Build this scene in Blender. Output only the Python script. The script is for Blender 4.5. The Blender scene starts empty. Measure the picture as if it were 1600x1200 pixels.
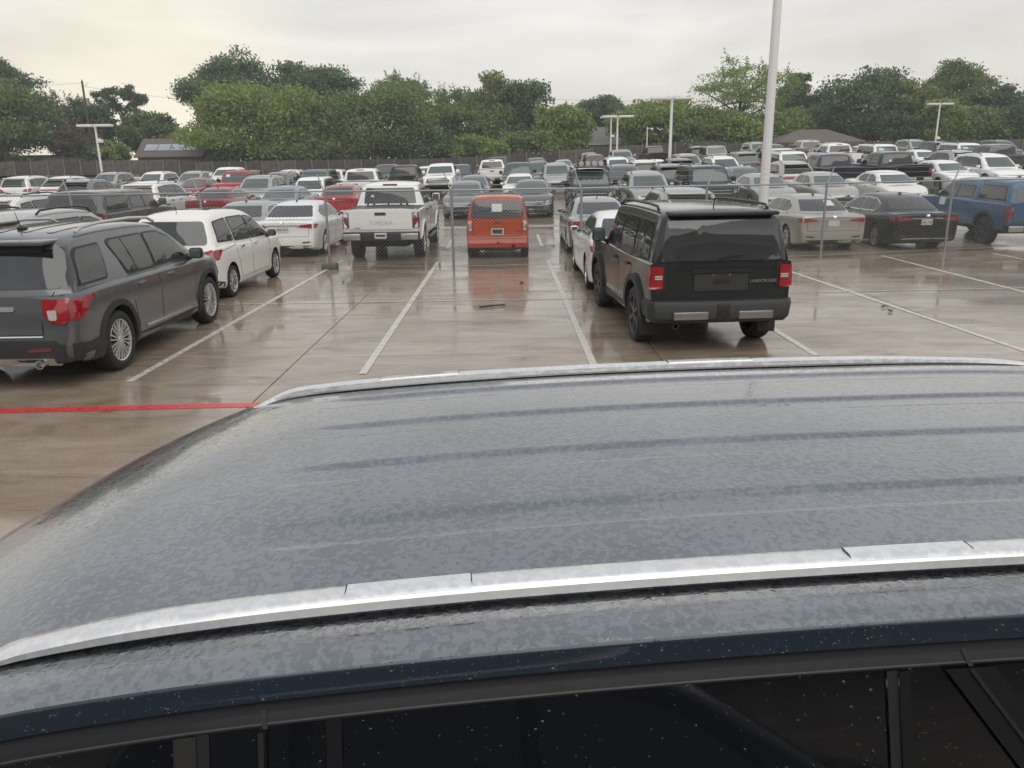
import bpy, bmesh, math, random
import numpy as np
from mathutils import Vector, Matrix
from mathutils.bvhtree import BVHTree
S = bpy.context.scene
COL = S.collection
rad = math.radians
random.seed(7)

# ------------------------------------------------------------------ camera
cam_d = bpy.data.cameras.new("camera"); cam = bpy.data.objects.new("camera", cam_d); COL.objects.link(cam)
cam_d.sensor_width = 36.0; cam_d.lens = 36.0 * 1230.0 / 1600.0
cam_d.clip_start = 0.05; cam_d.clip_end = 3000
cam.matrix_world = (Matrix.Translation((0, 0, 2.5)) @ Matrix.Rotation(rad(-0.006), 4, 'Z') @
                    Matrix.Rotation(rad(90 - 15.778), 4, 'X') @ Matrix.Rotation(-0.014, 4, 'Z'))
S.camera = cam

# ------------------------------------------------------------------ sky: overcast, with a thin share of clear Nishita sky
SUN_EL, SUN_AZ = rad(48), rad(165)
W = bpy.data.worlds.new("World"); S.world = W; W.use_nodes = True
nt = W.node_tree; nt.nodes.clear()
def N(t, typ, **kw):
    n = t.nodes.new(typ)
    for k, v in kw.items(): setattr(n, k, v)
    return n
out = N(nt, 'ShaderNodeOutputWorld'); mix = N(nt, 'ShaderNodeMixShader')
sky = N(nt, 'ShaderNodeTexSky', sky_type='NISHITA', sun_disc=False, sun_elevation=SUN_EL, sun_rotation=SUN_AZ)
b1 = N(nt, 'ShaderNodeBackground'); b1.inputs[1].default_value = 0.1
b2 = N(nt, 'ShaderNodeBackground'); b2.inputs[1].default_value = 0.86
nt.links.new(sky.outputs[0], b1.inputs[0])
tc = N(nt, 'ShaderNodeTexCoord'); sep = N(nt, 'ShaderNodeSeparateXYZ'); nt.links.new(tc.outputs['Generated'], sep.inputs[0])
grad = N(nt, 'ShaderNodeValToRGB')
cr = grad.color_ramp; cr.elements[0].position = 0.0; cr.elements[0].color = (0.80, 0.755, 0.655, 1)
cr.elements[1].position = 1.0; cr.elements[1].color = (0.67, 0.70, 0.76, 1)
for p, c in ((0.05, (0.82, 0.78, 0.705, 1)), (0.13, (0.795, 0.770, 0.722, 1)), (0.25, (0.765, 0.748, 0.715, 1)), (0.5, (0.695, 0.715, 0.745, 1))):
    e = cr.elements.new(p); e.color = c
nt.links.new(sep.outputs[2], grad.inputs[0])
mp = N(nt, 'ShaderNodeMapping'); mp.inputs['Scale'].default_value = (1.5, 1.5, 7.0)
nt.links.new(tc.outputs['Generated'], mp.inputs[0])
cl = N(nt, 'ShaderNodeTexNoise'); cl.inputs['Scale'].default_value = 1.7; cl.inputs['Detail'].default_value = 5; cl.inputs['Distortion'].default_value = 0.6
nt.links.new(mp.outputs[0], cl.inputs['Vector'])
clr = N(nt, 'ShaderNodeMapRange'); clr.inputs[1].default_value = 0.33; clr.inputs[2].default_value = 0.68; clr.inputs[3].default_value = 0.83; clr.inputs[4].default_value = 1.12
nt.links.new(cl.outputs[0], clr.inputs[0])
vm = N(nt, 'ShaderNodeVectorMath', operation='SCALE'); nt.links.new(grad.outputs[0], vm.inputs[0]); nt.links.new(clr.outputs[0], vm.inputs['Scale'])
gd = N(nt, 'ShaderNodeVectorMath', operation='DOT_PRODUCT'); nt.links.new(tc.outputs['Generated'], gd.inputs[0])
gd.inputs[1].default_value = Vector((math.sin(rad(-23)), math.cos(rad(-23)), .05)).normalized()
gm = N(nt, 'ShaderNodeMapRange', interpolation_type='SMOOTHSTEP'); nt.links.new(gd.outputs['Value'], gm.inputs[0])
for i_, x_ in enumerate((.976, 1.0, 0, 1)): gm.inputs[i_ + 1].default_value = x_
warm = N(nt, 'ShaderNodeMix', data_type='RGBA', blend_type='ADD'); nt.links.new(gm.outputs[0], warm.inputs[0]); nt.links.new(vm.outputs[0], warm.inputs[6]); warm.inputs[7].default_value = (.15, .10, .0, 1)
nt.links.new(warm.outputs[2], b2.inputs[0])
mix.inputs[0].default_value = 0.94
nt.links.new(b1.outputs[0], mix.inputs[1]); nt.links.new(b2.outputs[0], mix.inputs[2]); nt.links.new(mix.outputs[0], out.inputs[0])
sun_d = bpy.data.lights.new("sun", 'SUN'); sun_d.energy = 1.1; sun_d.angle = rad(62); sun_d.color = (1.0, 0.95, 0.87)
sun = bpy.data.objects.new("sun", sun_d); COL.objects.link(sun)
sd = Vector((math.sin(SUN_AZ) * math.cos(SUN_EL), math.cos(SUN_AZ) * math.cos(SUN_EL), math.sin(SUN_EL)))
sun.rotation_euler = (-sd).to_track_quat('-Z', 'Y').to_euler(); sun.location = (0, 0, 30)
vs = S.view_settings; vs.view_transform = 'Standard'; vs.look = 'None'; vs.exposure = 0.4; vs.gamma = 1.0; vs.use_curve_mapping = False
S.cycles.use_denoising = True
S.cycles.max_bounces = 6; S.cycles.transparent_max_bounces = 6; S.cycles.volume_bounces = 0

# ------------------------------------------------------------------ materials
def mat(name, col, rough=0.5, metal=0.0, coat=0.0, coat_rough=0.03, spec=0.5, emit=None):
    m = bpy.data.materials.new(name); m.use_nodes = True
    b = m.node_tree.nodes['Principled BSDF']
    b.inputs['Base Color'].default_value = (*col, 1); b.inputs['Roughness'].default_value = rough
    b.inputs['Metallic'].default_value = metal; b.inputs['Coat Weight'].default_value = coat
    b.inputs['Coat Roughness'].default_value = coat_rough; b.inputs['Specular IOR Level'].default_value = spec
    return m
def nodes(m): return m.node_tree, m.node_tree.nodes['Principled BSDF']
def noise(t, scale, detail=3, rough=0.5, vec=None, coord='Object', mscale=None, dist=0.0):
    c = N(t, 'ShaderNodeTexCoord'); v = c.outputs[coord]
    if mscale:
        q = N(t, 'ShaderNodeMapping'); q.inputs['Scale'].default_value = mscale; t.links.new(v, q.inputs[0]); v = q.outputs[0]
    n = N(t, 'ShaderNodeTexNoise'); n.inputs['Scale'].default_value = scale; n.inputs['Detail'].default_value = detail
    n.inputs['Roughness'].default_value = rough; n.inputs['Distortion'].default_value = dist
    t.links.new(v, n.inputs['Vector']); return n.outputs[0]
def ramp(t, fac, stops):
    r = N(t, 'ShaderNodeValToRGB'); c = r.color_ramp
    c.elements[0].position = stops[0][0]; c.elements[0].color = (*stops[0][1], 1)
    c.elements[1].position = stops[-1][0]; c.elements[1].color = (*stops[-1][1], 1)
    for p, k in stops[1:-1]:
        e = c.elements.new(p); e.color = (*k, 1)
    t.links.new(fac, r.inputs[0]); return r.outputs[0]
def mrange(t, v, a, b, c, d):
    r = N(t, 'ShaderNodeMapRange'); t.links.new(v, r.inputs[0])
    for i, x in enumerate((a, b, c, d)): r.inputs[i + 1].default_value = x
    return r.outputs[0]
def bump(t, b, h, strength=0.3, dist=0.01, slot='Normal'):
    n = N(t, 'ShaderNodeBump'); n.inputs['Strength'].default_value = strength; n.inputs['Distance'].default_value = dist
    t.links.new(h, n.inputs['Height']); t.links.new(n.outputs[0], b.inputs[slot])
def mixc(t, fac, a, b):
    m = N(t, 'ShaderNodeMix', data_type='RGBA')
    t.links.new(fac, m.inputs[0])
    for s, v in ((6, a), (7, b)):
        if isinstance(v, tuple): m.inputs[s].default_value = (*v, 1)
        else: t.links.new(v, m.inputs[s])
    return m.outputs[2]
def mth(t, op, a, b=None):
    n = N(t, 'ShaderNodeMath', operation=op)
    for i, v in enumerate((a, b)):
        if v is None: continue
        if isinstance(v, (int, float)): n.inputs[i].default_value = v
        else: t.links.new(v, n.inputs[i])
    return n.outputs[0]

def paint(name, col, metal=0.0, rough=0.35):
    """clear-coated car paint with rain beads left standing on it"""
    m = mat(name, col, rough, metal, coat=1.0, coat_rough=0.04, spec=0.15)
    t, b = nodes(m)
    n = noise(t, 55, 2, 0.5, coord='Object')
    h = mrange(t, n, 0.50, 0.60, 0.0, 1.0)
    bump(t, b, h, 0.10, 0.0012, 'Coat Normal')
    d = noise(t, 1.3, 4, 0.6, coord='Object')
    t.links.new(mrange(t, d, 0.35, 0.75, rough - 0.05, rough + 0.12), b.inputs['Roughness'])
    return m
PAINT = dict(
    white=paint('paint_white', (0.82, 0.815, 0.79)), pearl=paint('paint_pearl_white', (0.80, 0.785, 0.735)),
    silver=paint('paint_silver', (0.40, 0.395, 0.38), 0.55), silver_warm=paint('paint_warm_silver', (0.44, 0.42, 0.375), 0.55),
    grey=paint('paint_grey', (0.105, 0.106, 0.105), 0.5), grey_mid=paint('paint_mid_grey', (0.19, 0.19, 0.187), 0.5),
    charcoal=paint('paint_charcoal', (0.05, 0.051, 0.052), 0.4), grey_warm=paint('paint_carbonised_grey', (0.125, 0.128, 0.134), 0.6),
    black=paint('paint_black', (0.012, 0.013, 0.014)), black_green=paint('paint_black_green', (0.018, 0.021, 0.021), 0.2),
    red=paint('paint_red', (0.36, 0.022, 0.025)), dark_red=paint('paint_dark_red', (0.20, 0.015, 0.022), 0.2),
    orange=paint('paint_burnt_orange', (0.44, 0.066, 0.018)), blue=paint('paint_cavalry_blue', (0.045, 0.118, 0.215)),
    blue_grey=paint('paint_blue_grey', (0.24, 0.29, 0.335), 0.4), navy=paint('paint_navy', (0.025, 0.032, 0.05), 0.2),
    brown_grey=paint('paint_brown_grey', (0.17, 0.155, 0.145), 0.4), green_grey=paint('paint_green_grey', (0.15, 0.17, 0.165), 0.3))
MT = dict(
    glass=mat('tinted_glass', (0.014, 0.017, 0.017), 0.02, 0, spec=1.0), glass_grey=mat('tinted_rear_glass', (0.04, 0.044, 0.044), 0.03, 0, spec=1.0), glass_clear=mat('windscreen_glass', (0.075, 0.095, 0.088), 0.03, 0, spec=0.8),
    trim=mat('black_trim', (0.016, 0.016, 0.017), 0.42), plastic=mat('black_plastic', (0.026, 0.026, 0.027), 0.55),
    under=mat('underbody_black', (0.010, 0.010, 0.010), 0.8), seam=mat('panel_gap', (0.006, 0.006, 0.006), 0.7),
    tyre=mat('tyre_rubber', (0.018, 0.018, 0.018), 0.62), alloy=mat('alloy_rim', (0.62, 0.62, 0.61), 0.25, 0.9),
    alloy_dark=mat('dark_rim', (0.07, 0.072, 0.075), 0.35, 0.6), hub=mat('brake_disc', (0.05, 0.05, 0.05), 0.5, 0.5),
    chrome=mat('chrome', (0.72, 0.72, 0.71), 0.12, 1.0), satin=mat('satin_silver', (0.55, 0.55, 0.53), 0.3, 0.85),
    satin_dark=mat('satin_grey', (0.30, 0.29, 0.275), 0.35, 0.8), red_lens=mat('red_lens', (0.30, 0.010, 0.015), 0.10, 0, coat=1.0), red_deep=mat('deep_red_lens', (0.14, 0.008, 0.012), 0.12, 0, coat=1.0),
    clear_lens=mat('clear_lens', (0.58, 0.57, 0.55), 0.10, 0.25, coat=1.0), head_lens=mat('headlamp_lens', (0.46, 0.47, 0.46), 0.10, 0.4, coat=1.0),
    amber=mat('amber_lens', (0.5, 0.14, 0.02), 0.15, 0, coat=1.0), plate=mat('plate_white', (0.62, 0.62, 0.60), 0.45),
    plate_ink=mat('plate_ink', (0.03, 0.03, 0.05), 0.5), card=mat('placard_white', (0.66, 0.65, 0.60), 0.5),
    grille=mat('grille_mesh', (0.014, 0.014, 0.015), 0.45), galv=mat('galvanised_steel', (0.30, 0.31, 0.31), 0.45, 0.6),
    wire=mat('fence_wire', (0.34, 0.35, 0.35), 0.5, 0.4), pole=mat('white_pole_paint', (0.70, 0.69, 0.67), 0.45), lamp_lens=mat('lamp_underside', (0.55, 0.55, 0.53), 0.3),
    wood=mat('weathered_wood', (0.085, 0.065, 0.052), 0.85), sticker=mat('mint_sticker', (0.40, 0.62, 0.52), 0.5), emboss=mat('white_emboss', (0.52, 0.515, 0.50), 0.4), white_dot=mat('white_label', (0.75, 0.75, 0.73), 0.5))

# ------------------------------------------------------------------ object helpers
def tag(o, label=None, cat=None, group=None, kind=None):
    for k, v in (('label', label), ('category', cat), ('group', group), ('kind', kind)):
        if v: o[k] = v
    return o
def link(name, me, parent=None, loc=(0, 0, 0), rz=0.0):
    o = bpy.data.objects.new(name, me); COL.objects.link(o); o.location = loc; o.rotation_euler = (0, 0, rz)
    if parent: o.parent = parent
    return o
def smooth(me, ang=35):
    me.shade_smooth()
    try: me.set_sharp_from_angle(angle=rad(ang))
    except Exception: pass
def finish(bm, name, mats, ang=35):
    me = bpy.data.meshes.new(name); bm.to_mesh(me); bm.free()
    for m in (mats if isinstance(mats, (list, tuple)) else [mats]): me.materials.append(m)
    smooth(me, ang); return me
def box_bm(bm, x0, x1, y0, y1, z0, z1, bev=0.0, mi=0, mtx=None):
    b = bmesh.new()
    bmesh.ops.create_cube(b, size=1.0, matrix=Matrix.Translation(((x0 + x1) / 2, (y0 + y1) / 2, (z0 + z1) / 2)) @ Matrix.Diagonal((x1 - x0, y1 - y0, z1 - z0, 1)))
    if bev > 0: bmesh.ops.bevel(b, geom=b.edges[:], offset=bev, segments=2, profile=0.5, affect='EDGES')
    for f in b.faces: f.material_index = mi
    if mtx: b.transform(mtx)
    merge(bm, b); return bm
def merge(bm, b):
    me = bpy.data.meshes.new('tmp'); b.to_mesh(me); b.free(); bm.from_mesh(me); bpy.data.meshes.remove(me)
def tube_bm(bm, pts, r, n=8, mi=0, cap=True):
    """tube through pts; r a number or one radius per point"""
    pts = [Vector(p) for p in pts]; rs = r if isinstance(r, (list, tuple)) else [r] * len(pts); rings = []
    for i, p in enumerate(pts):
        d = (pts[min(i + 1, len(pts) - 1)] - pts[max(i - 1, 0)]).normalized()
        a = d.cross(Vector((0, 0, 1)) if abs(d.z) < 0.95 else Vector((1, 0, 0))).normalized(); b = d.cross(a)
        rings.append([bm.verts.new(p + (a * math.cos(k * 2 * math.pi / n) + b * math.sin(k * 2 * math.pi / n)) * rs[i]) for k in range(n)])
    for q, w in zip(rings, rings[1:]):
        for k in range(n):
            bm.faces.new((q[k], q[(k + 1) % n], w[(k + 1) % n], w[k])).material_index = mi
    if cap:
        bm.faces.new(rings[0][::-1]).material_index = mi; bm.faces.new(rings[-1]).material_index = mi
    return bm
def lathe_bm(bm, prof, n=28, mi=0):
    """profile (x, r) turned about the X axis"""
    rings = [[bm.verts.new((x, r * math.cos(k * 2 * math.pi / n), r * math.sin(k * 2 * math.pi / n))) for k in range(n)] for x, r in prof]
    for q, w in zip(rings, rings[1:]):
        for k in range(n): bm.faces.new((q[k], q[(k + 1) % n], w[(k + 1) % n], w[k])).material_index = mi
    return bm
def interp(tab, x):
    return float(np.interp(x, [p[0] for p in tab], [p[1] for p in tab]))
def rp(pts, r=0.05, k=3):
    """round the corners of a polygon"""
    o = []; n = len(pts)
    for i in range(n):
        p = Vector(pts[i]).to_2d(); a = Vector(pts[i - 1]).to_2d(); b = Vector(pts[(i + 1) % n]).to_2d()
        da, db = (a - p), (b - p); ra = min(r, da.length * 0.45); rb = min(r, db.length * 0.45)
        A = p + da.normalized() * ra; B = p + db.normalized() * rb
        for j in range(k + 1):
            t = j / k; o.append(tuple(A * (1 - t) ** 2 + p * 2 * t * (1 - t) + B * t * t))
    return o
def rect(a0, a1, z0, z1, r=0.0): 
    p = [(a0, z0), (a1, z0), (a1, z1), (a0, z1)]
    return rp(p, r) if r else p
def sym(h, r=0.0):
    """half outline (a >= 0, bottom to top) mirrored into a closed polygon"""
    p = [q for q in h if q[0] > 1e-6]; c = p + [(-a, z) for a, z in reversed(p)]
    return rp(c, r) if r else c
def gz(x, y):
    """height of the lot: flat at the front, rising gently to the back and to the right"""
    d = max(0.0, y - 24.0)
    return min(d, 96.0) * 0.011 + min(d, 60.0) * 0.0009 * min(max(x + 10.0, 0.0), 34.0)
BG = [
    ('suv', 'white', 'r', -14.57, 24.38, 'white SUV just behind the chain-link fence, cut off at the left edge of the photo', 'SUV'),
    ('sedan', 'silver', 'r', -7.82, 24.48, 'silver sedan with chrome-edged windows beside the white minivan, beyond the fence', 'car'),
    ('crossover', 'silver', 'r', 5.08, 24.38, 'silver hatch whose roof rises behind the dark off-roader beyond the fence', 'car'),
    ('suv', 'white', 'r', -15.59, 35.88, 'white SUV with red tail lamp parked behind the dark camper-backed truck', 'SUV'),
    ('sedan', 'dark_red', 'r', -12.59, 35.98, 'dark red sedan seen from behind, beyond the fence above the silver sedan', 'car'),
    ('sedan', 'blue_grey', 'f', -9.88, 35.98, 'pale blue-grey sedan facing the camera between the two red cars', 'car'),
    ('sedan', 'red', 'r', -7.3, 35.98, 'bright red sedan seen from behind, beside the white luxury sedan', 'car'),
    ('sedan', 'grey_mid', 'f', -1.85, 35.98, 'grey sedan facing the camera, left of the orange box car', 'car'),
    ('sedan', 'grey', 'f', 0.99, 35.98, 'grey sedan with chrome grille strips facing the camera, right of the orange box car', 'car'),
    ('boxy', 'charcoal', 'f', 3.51, 35.96, 'dark off-roader facing the camera with four round lamps on its roof rack', 'SUV'),
    ('crossover', 'silver', 'f', 6.0, 35.88, 'silver crossover facing the camera, right of the off-roader with roof lamps', 'car'),
    ('boxy', 'navy', 'f', 8.65, 35.96, 'dark blue-grey off-roader facing the camera, left of the tall white lamp post', 'SUV'),
    ('sedan', 'silver', 'f', 11.31, 35.98, "silver sedan facing the camera behind the tall white lamp post's foot", 'car'),
    ('sedan', 'silver_warm', 'f', 13.85, 35.98, 'warm silver sedan facing the camera behind the black sedan', 'car'),
    ('sedan', 'pearl', 'f', 16.69, 35.98, "pearl sedan facing the camera, left of the blue truck's bonnet", 'car'),
    ('crossover', 'grey_mid', 'r', -22.13, 43.38, 'mid-grey raked crossover with black rear glass behind the camper-backed truck', 'car'),
    ('suv', 'silver_warm', 'f', -13.21, 43.38, 'pale warm-silver SUV facing the camera behind the blue-grey sedan', 'SUV'),
    ('hatch', 'white', 'f', -10.36, 42.98, 'white box-shaped car facing the camera above the bright red sedan', 'car'),
    ('pickup', 'white', 'r', -7.77, 43.97, 'white pickup with black rear glass behind the white truck in the stall', 'pickup'),
    ('sedan', 'grey_mid', 'f', -1.79, 43.48, 'grey car peeking out behind the grey sedan left of the orange box car', 'car'),
    ('sedan', 'white', 'f', 0.56, 43.48, 'white sedan facing the camera behind the grey sedan with chrome strips', 'car'),
    ('suv', 'grey', 'f', 6.03, 43.38, 'grey SUV facing the camera, behind and right of the off-roader with roof lamps', 'SUV'),
    ('suv', 'charcoal', 'r', 8.43, 43.38, 'charcoal SUV seen from behind, left of the blue-grey off-roader', 'SUV'),
    ('sedan', 'grey', 'f', 12.37, 43.48, 'grey sedan half hidden by the tall white lamp post', 'car'),
    ('crossover', 'silver_warm', 'r', 14.72, 43.38, 'warm silver raked crossover with dark rear glass, right of the tall lamp post', 'car'),
    ('pickup', 'navy', 'r', 17.15, 43.97, 'navy pickup with open bed behind the warm silver sedan', 'pickup'),
    ('pickup', 'black', 'r', 20.44, 43.97, 'black pickup with a white label on its rear glass', 'pickup'),
    ('sedan', 'white', 'f', 22.99, 43.48, "white sedan half hidden behind the blue truck's cab", 'car'),
    ('suv', 'white', 'f', 25.54, 43.38, "white SUV facing the camera behind the blue truck's camper shell", 'SUV'),
    ('suv', 'white', 'r', -30.05, 51.38, 'white SUV seen from behind at the far left edge, third row', 'SUV'),
    ('crossover', 'white', 'r', -27.5, 51.38, 'white crossover with slim tail lamp strip, two rows behind the camper-backed truck', 'car'),
    ('sedan', 'dark_red', 'f', -19.52, 51.48, 'dark red sedan facing the camera, left of the bright red SUV', 'car'),
    ('boxy', 'red', 'f', -17.17, 51.46, 'bright red off-roader facing the camera with a pale sticker on its windscreen', 'SUV'),
    ('suv', 'grey_mid', 'f', -14.45, 51.38, 'grey SUV facing the camera, right of the bright red off-roader', 'SUV'),
    ('boxy', 'green_grey', 'f', -12.1, 51.46, 'green-grey off-roader facing the camera behind the white box-shaped car', 'SUV'),
    ('pickup', 'black', 'r', -6.54, 51.97, 'black pickup seen from behind above the white truck in the stall', 'pickup'),
    ('pickup', 'white', 'f', -4.19, 51.97, 'white pickup with a large chrome grille facing the camera', 'pickup'),
    ('boxy', 'grey', 'f', 0.6, 51.46, 'grey off-roader facing the camera behind the white sedan, right of the empty lane', 'SUV'),
    ('suv', 'silver', 'f', 2.99, 51.38, 'silver SUV facing the camera, left of the off-roader with roof lamps', 'SUV'),
    ('suv', 'white', 'r', 8.26, 51.38, 'white SUV with red tail lamp right of the two slim lamp posts', 'SUV'),
    ('suv', 'black', 'r', 10.61, 51.38, 'black SUV seen from behind, right of the lamp post with the wide head', 'SUV'),
    ('suv', 'white', 'f', 13.48, 51.38, 'white SUV facing the camera above the blue-grey off-roader', 'SUV'),
    ('boxy', 'white', 'f', 17.67, 51.46, 'white off-roader facing the camera, right of the tall lamp post in the third row', 'SUV'),
    ('crossover', 'silver', 'f', 20.59, 51.38, 'silver car facing the camera above the navy pickup', 'car'),
    ('sedan', 'silver', 'f', 23.66, 51.48, 'silver sedan roof between the black pickup and the white SUV with the mint sticker', 'car'),
    ('crossover', 'silver', 'r', 27.66, 51.38, 'silver crossover seen from behind above the white sedan, right side', 'car'),
    ('pickup', 'grey', 'r', 30.67, 51.97, 'grey pickup with dark bed at the right edge, third row', 'pickup'),
    ('suv', 'silver', 'f', -28.81, 58.88, 'silver SUV with a dark roof facing the camera below the left lamp post', 'SUV'),
    ('suv', 'white', 'f', -25.52, 58.88, 'white SUV facing the camera, in front of the far fence under the solar roof', 'SUV'),
    ('suv', 'silver', 'f', -22.76, 58.88, 'silver SUV facing the camera right of the white one under the solar roof', 'SUV'),
    ('pickup', 'white', 'f', -20.36, 59.47, 'white pickup facing the camera behind the bright red off-roader', 'pickup'),
    ('suv', 'white', 'f', -15.82, 58.88, 'white SUV roof showing behind the grey SUV, left of centre', 'SUV'),
    ('suv', 'white', 'r', -12.44, 58.88, 'white SUV seen from behind, left of the white pickup with black glass', 'SUV'),
    ('pickup', 'charcoal', 'f', -8.78, 59.47, 'charcoal pickup facing the camera beside the black pickup', 'pickup'),
    ('suv', 'white', 'r', -5.85, 58.88, 'white SUV behind the pickup with the large chrome grille', 'SUV'),
    ('suv', 'navy', 'f', -3.5, 58.88, 'navy SUV facing the camera left of the white pickup in the lane', 'SUV'),
    ('pickup', 'white', 'r', -1.15, 59.47, 'white pickup with black rear glass standing beside the empty lane', 'pickup'),
    ('suv', 'brown_grey', 'f', 2.07, 58.88, 'brown-grey SUV facing the camera behind the grey off-roader', 'SUV'),
    ('suv', 'white', 'f', 7.76, 58.88, 'white SUV facing the camera between the two slim lamp posts', 'SUV'),
    ('sedan', 'white', 'f', 10.55, 58.98, 'white car left of the lamp post with the wide head, far rows', 'car'),
    ('suv', 'silver_warm', 'f', 12.9, 58.88, 'warm silver SUV facing the camera, right of the lamp post with the wide head', 'SUV'),
    ('suv', 'green_grey', 'r', 16.64, 58.88, 'green-grey SUV seen from behind, left of the tall lamp post', 'SUV'),
    ('boxy', 'white', 'r', 18.99, 58.96, 'white off-roader right beside the tall lamp post, far rows', 'SUV'),
    ('pickup', 'white', 'r', 23.6, 59.47, 'white pickup seen from behind in the far rows, below the brown hipped roof', 'pickup'),
    ('boxy', 'white', 'f', 26.88, 58.96, 'white off-roader with a mint sticker on its windscreen', 'SUV'),
    ('sedan', 'white', 'f', 29.54, 58.98, 'white sedan below the right lamp post', 'car'),
    ('boxy', 'white', 'f', 32.9, 58.96, 'large white off-roader with a mint sticker, nearest the right edge', 'SUV'),
    ('pickup', 'black', 'f', -0.87, 70.97, 'black pickup facing the camera at the far end of the empty lane', 'pickup'),
    ('suv', 'grey', 'f', 2.39, 70.38, 'grey SUV directly behind the brown-grey SUV', 'SUV'),
    ('sedan', 'silver', 'f', 4.74, 70.47, 'silver sedan in the far rows, left of the rust-red SUV', 'car'),
    ('suv', 'dark_red', 'f', 7.43, 70.38, 'rust-red SUV facing the camera, left of the two slim lamp posts', 'SUV'),
    ('pickup', 'silver', 'f', 9.78, 70.97, 'silver pickup just right of the two slim lamp posts', 'pickup'),
    ('boxy', 'silver', 'f', 17.83, 70.46, 'silver off-roader facing the camera near the far fence', 'SUV'),
    ('suv', 'grey', 'f', 22.71, 70.38, 'grey SUV in the far rows right of the tall lamp post', 'SUV'),
    ('pickup', 'silver', 'r', 25.82, 70.97, 'silver pickup with dark rear glass below the brown hipped roof', 'pickup'),
    ('suv', 'silver_warm', 'f', 28.17, 70.38, 'pale SUV facing the camera below the brown hipped roof', 'SUV'),
    ('sedan', 'white', 'f', 30.52, 70.47, 'small white car near the far fence under the big oak', 'car'),
    ('suv', 'navy', 'r', 36.32, 70.38, 'navy SUV seen from behind, right of the right lamp post', 'SUV'),
    ('suv', 'charcoal', 'f', 42.17, 70.38, 'charcoal SUV at the far right edge of the back rows', 'SUV'),
    ('suv', 'grey_mid', 'f', 7.69, 77.38, 'grey SUV right by the far fence, left of the rust-red SUV', 'SUV'),
    ('pickup', 'black', 'r', 13.79, 77.97, 'black pickup by the far fence, left of the lamp post with the wide head', 'pickup'),
    ('suv', 'charcoal', 'r', 17.77, 77.38, 'charcoal SUV by the far fence, right of the lamp post with the wide head', 'SUV'),
    ('suv', 'silver', 'f', 23.45, 77.38, 'silver SUV by the far fence, left of the tall lamp post', 'SUV'),
    ('suv', 'silver', 'f', 38.27, 77.38, 'silver SUV at the foot of the right lamp post', 'SUV'),
]
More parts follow.
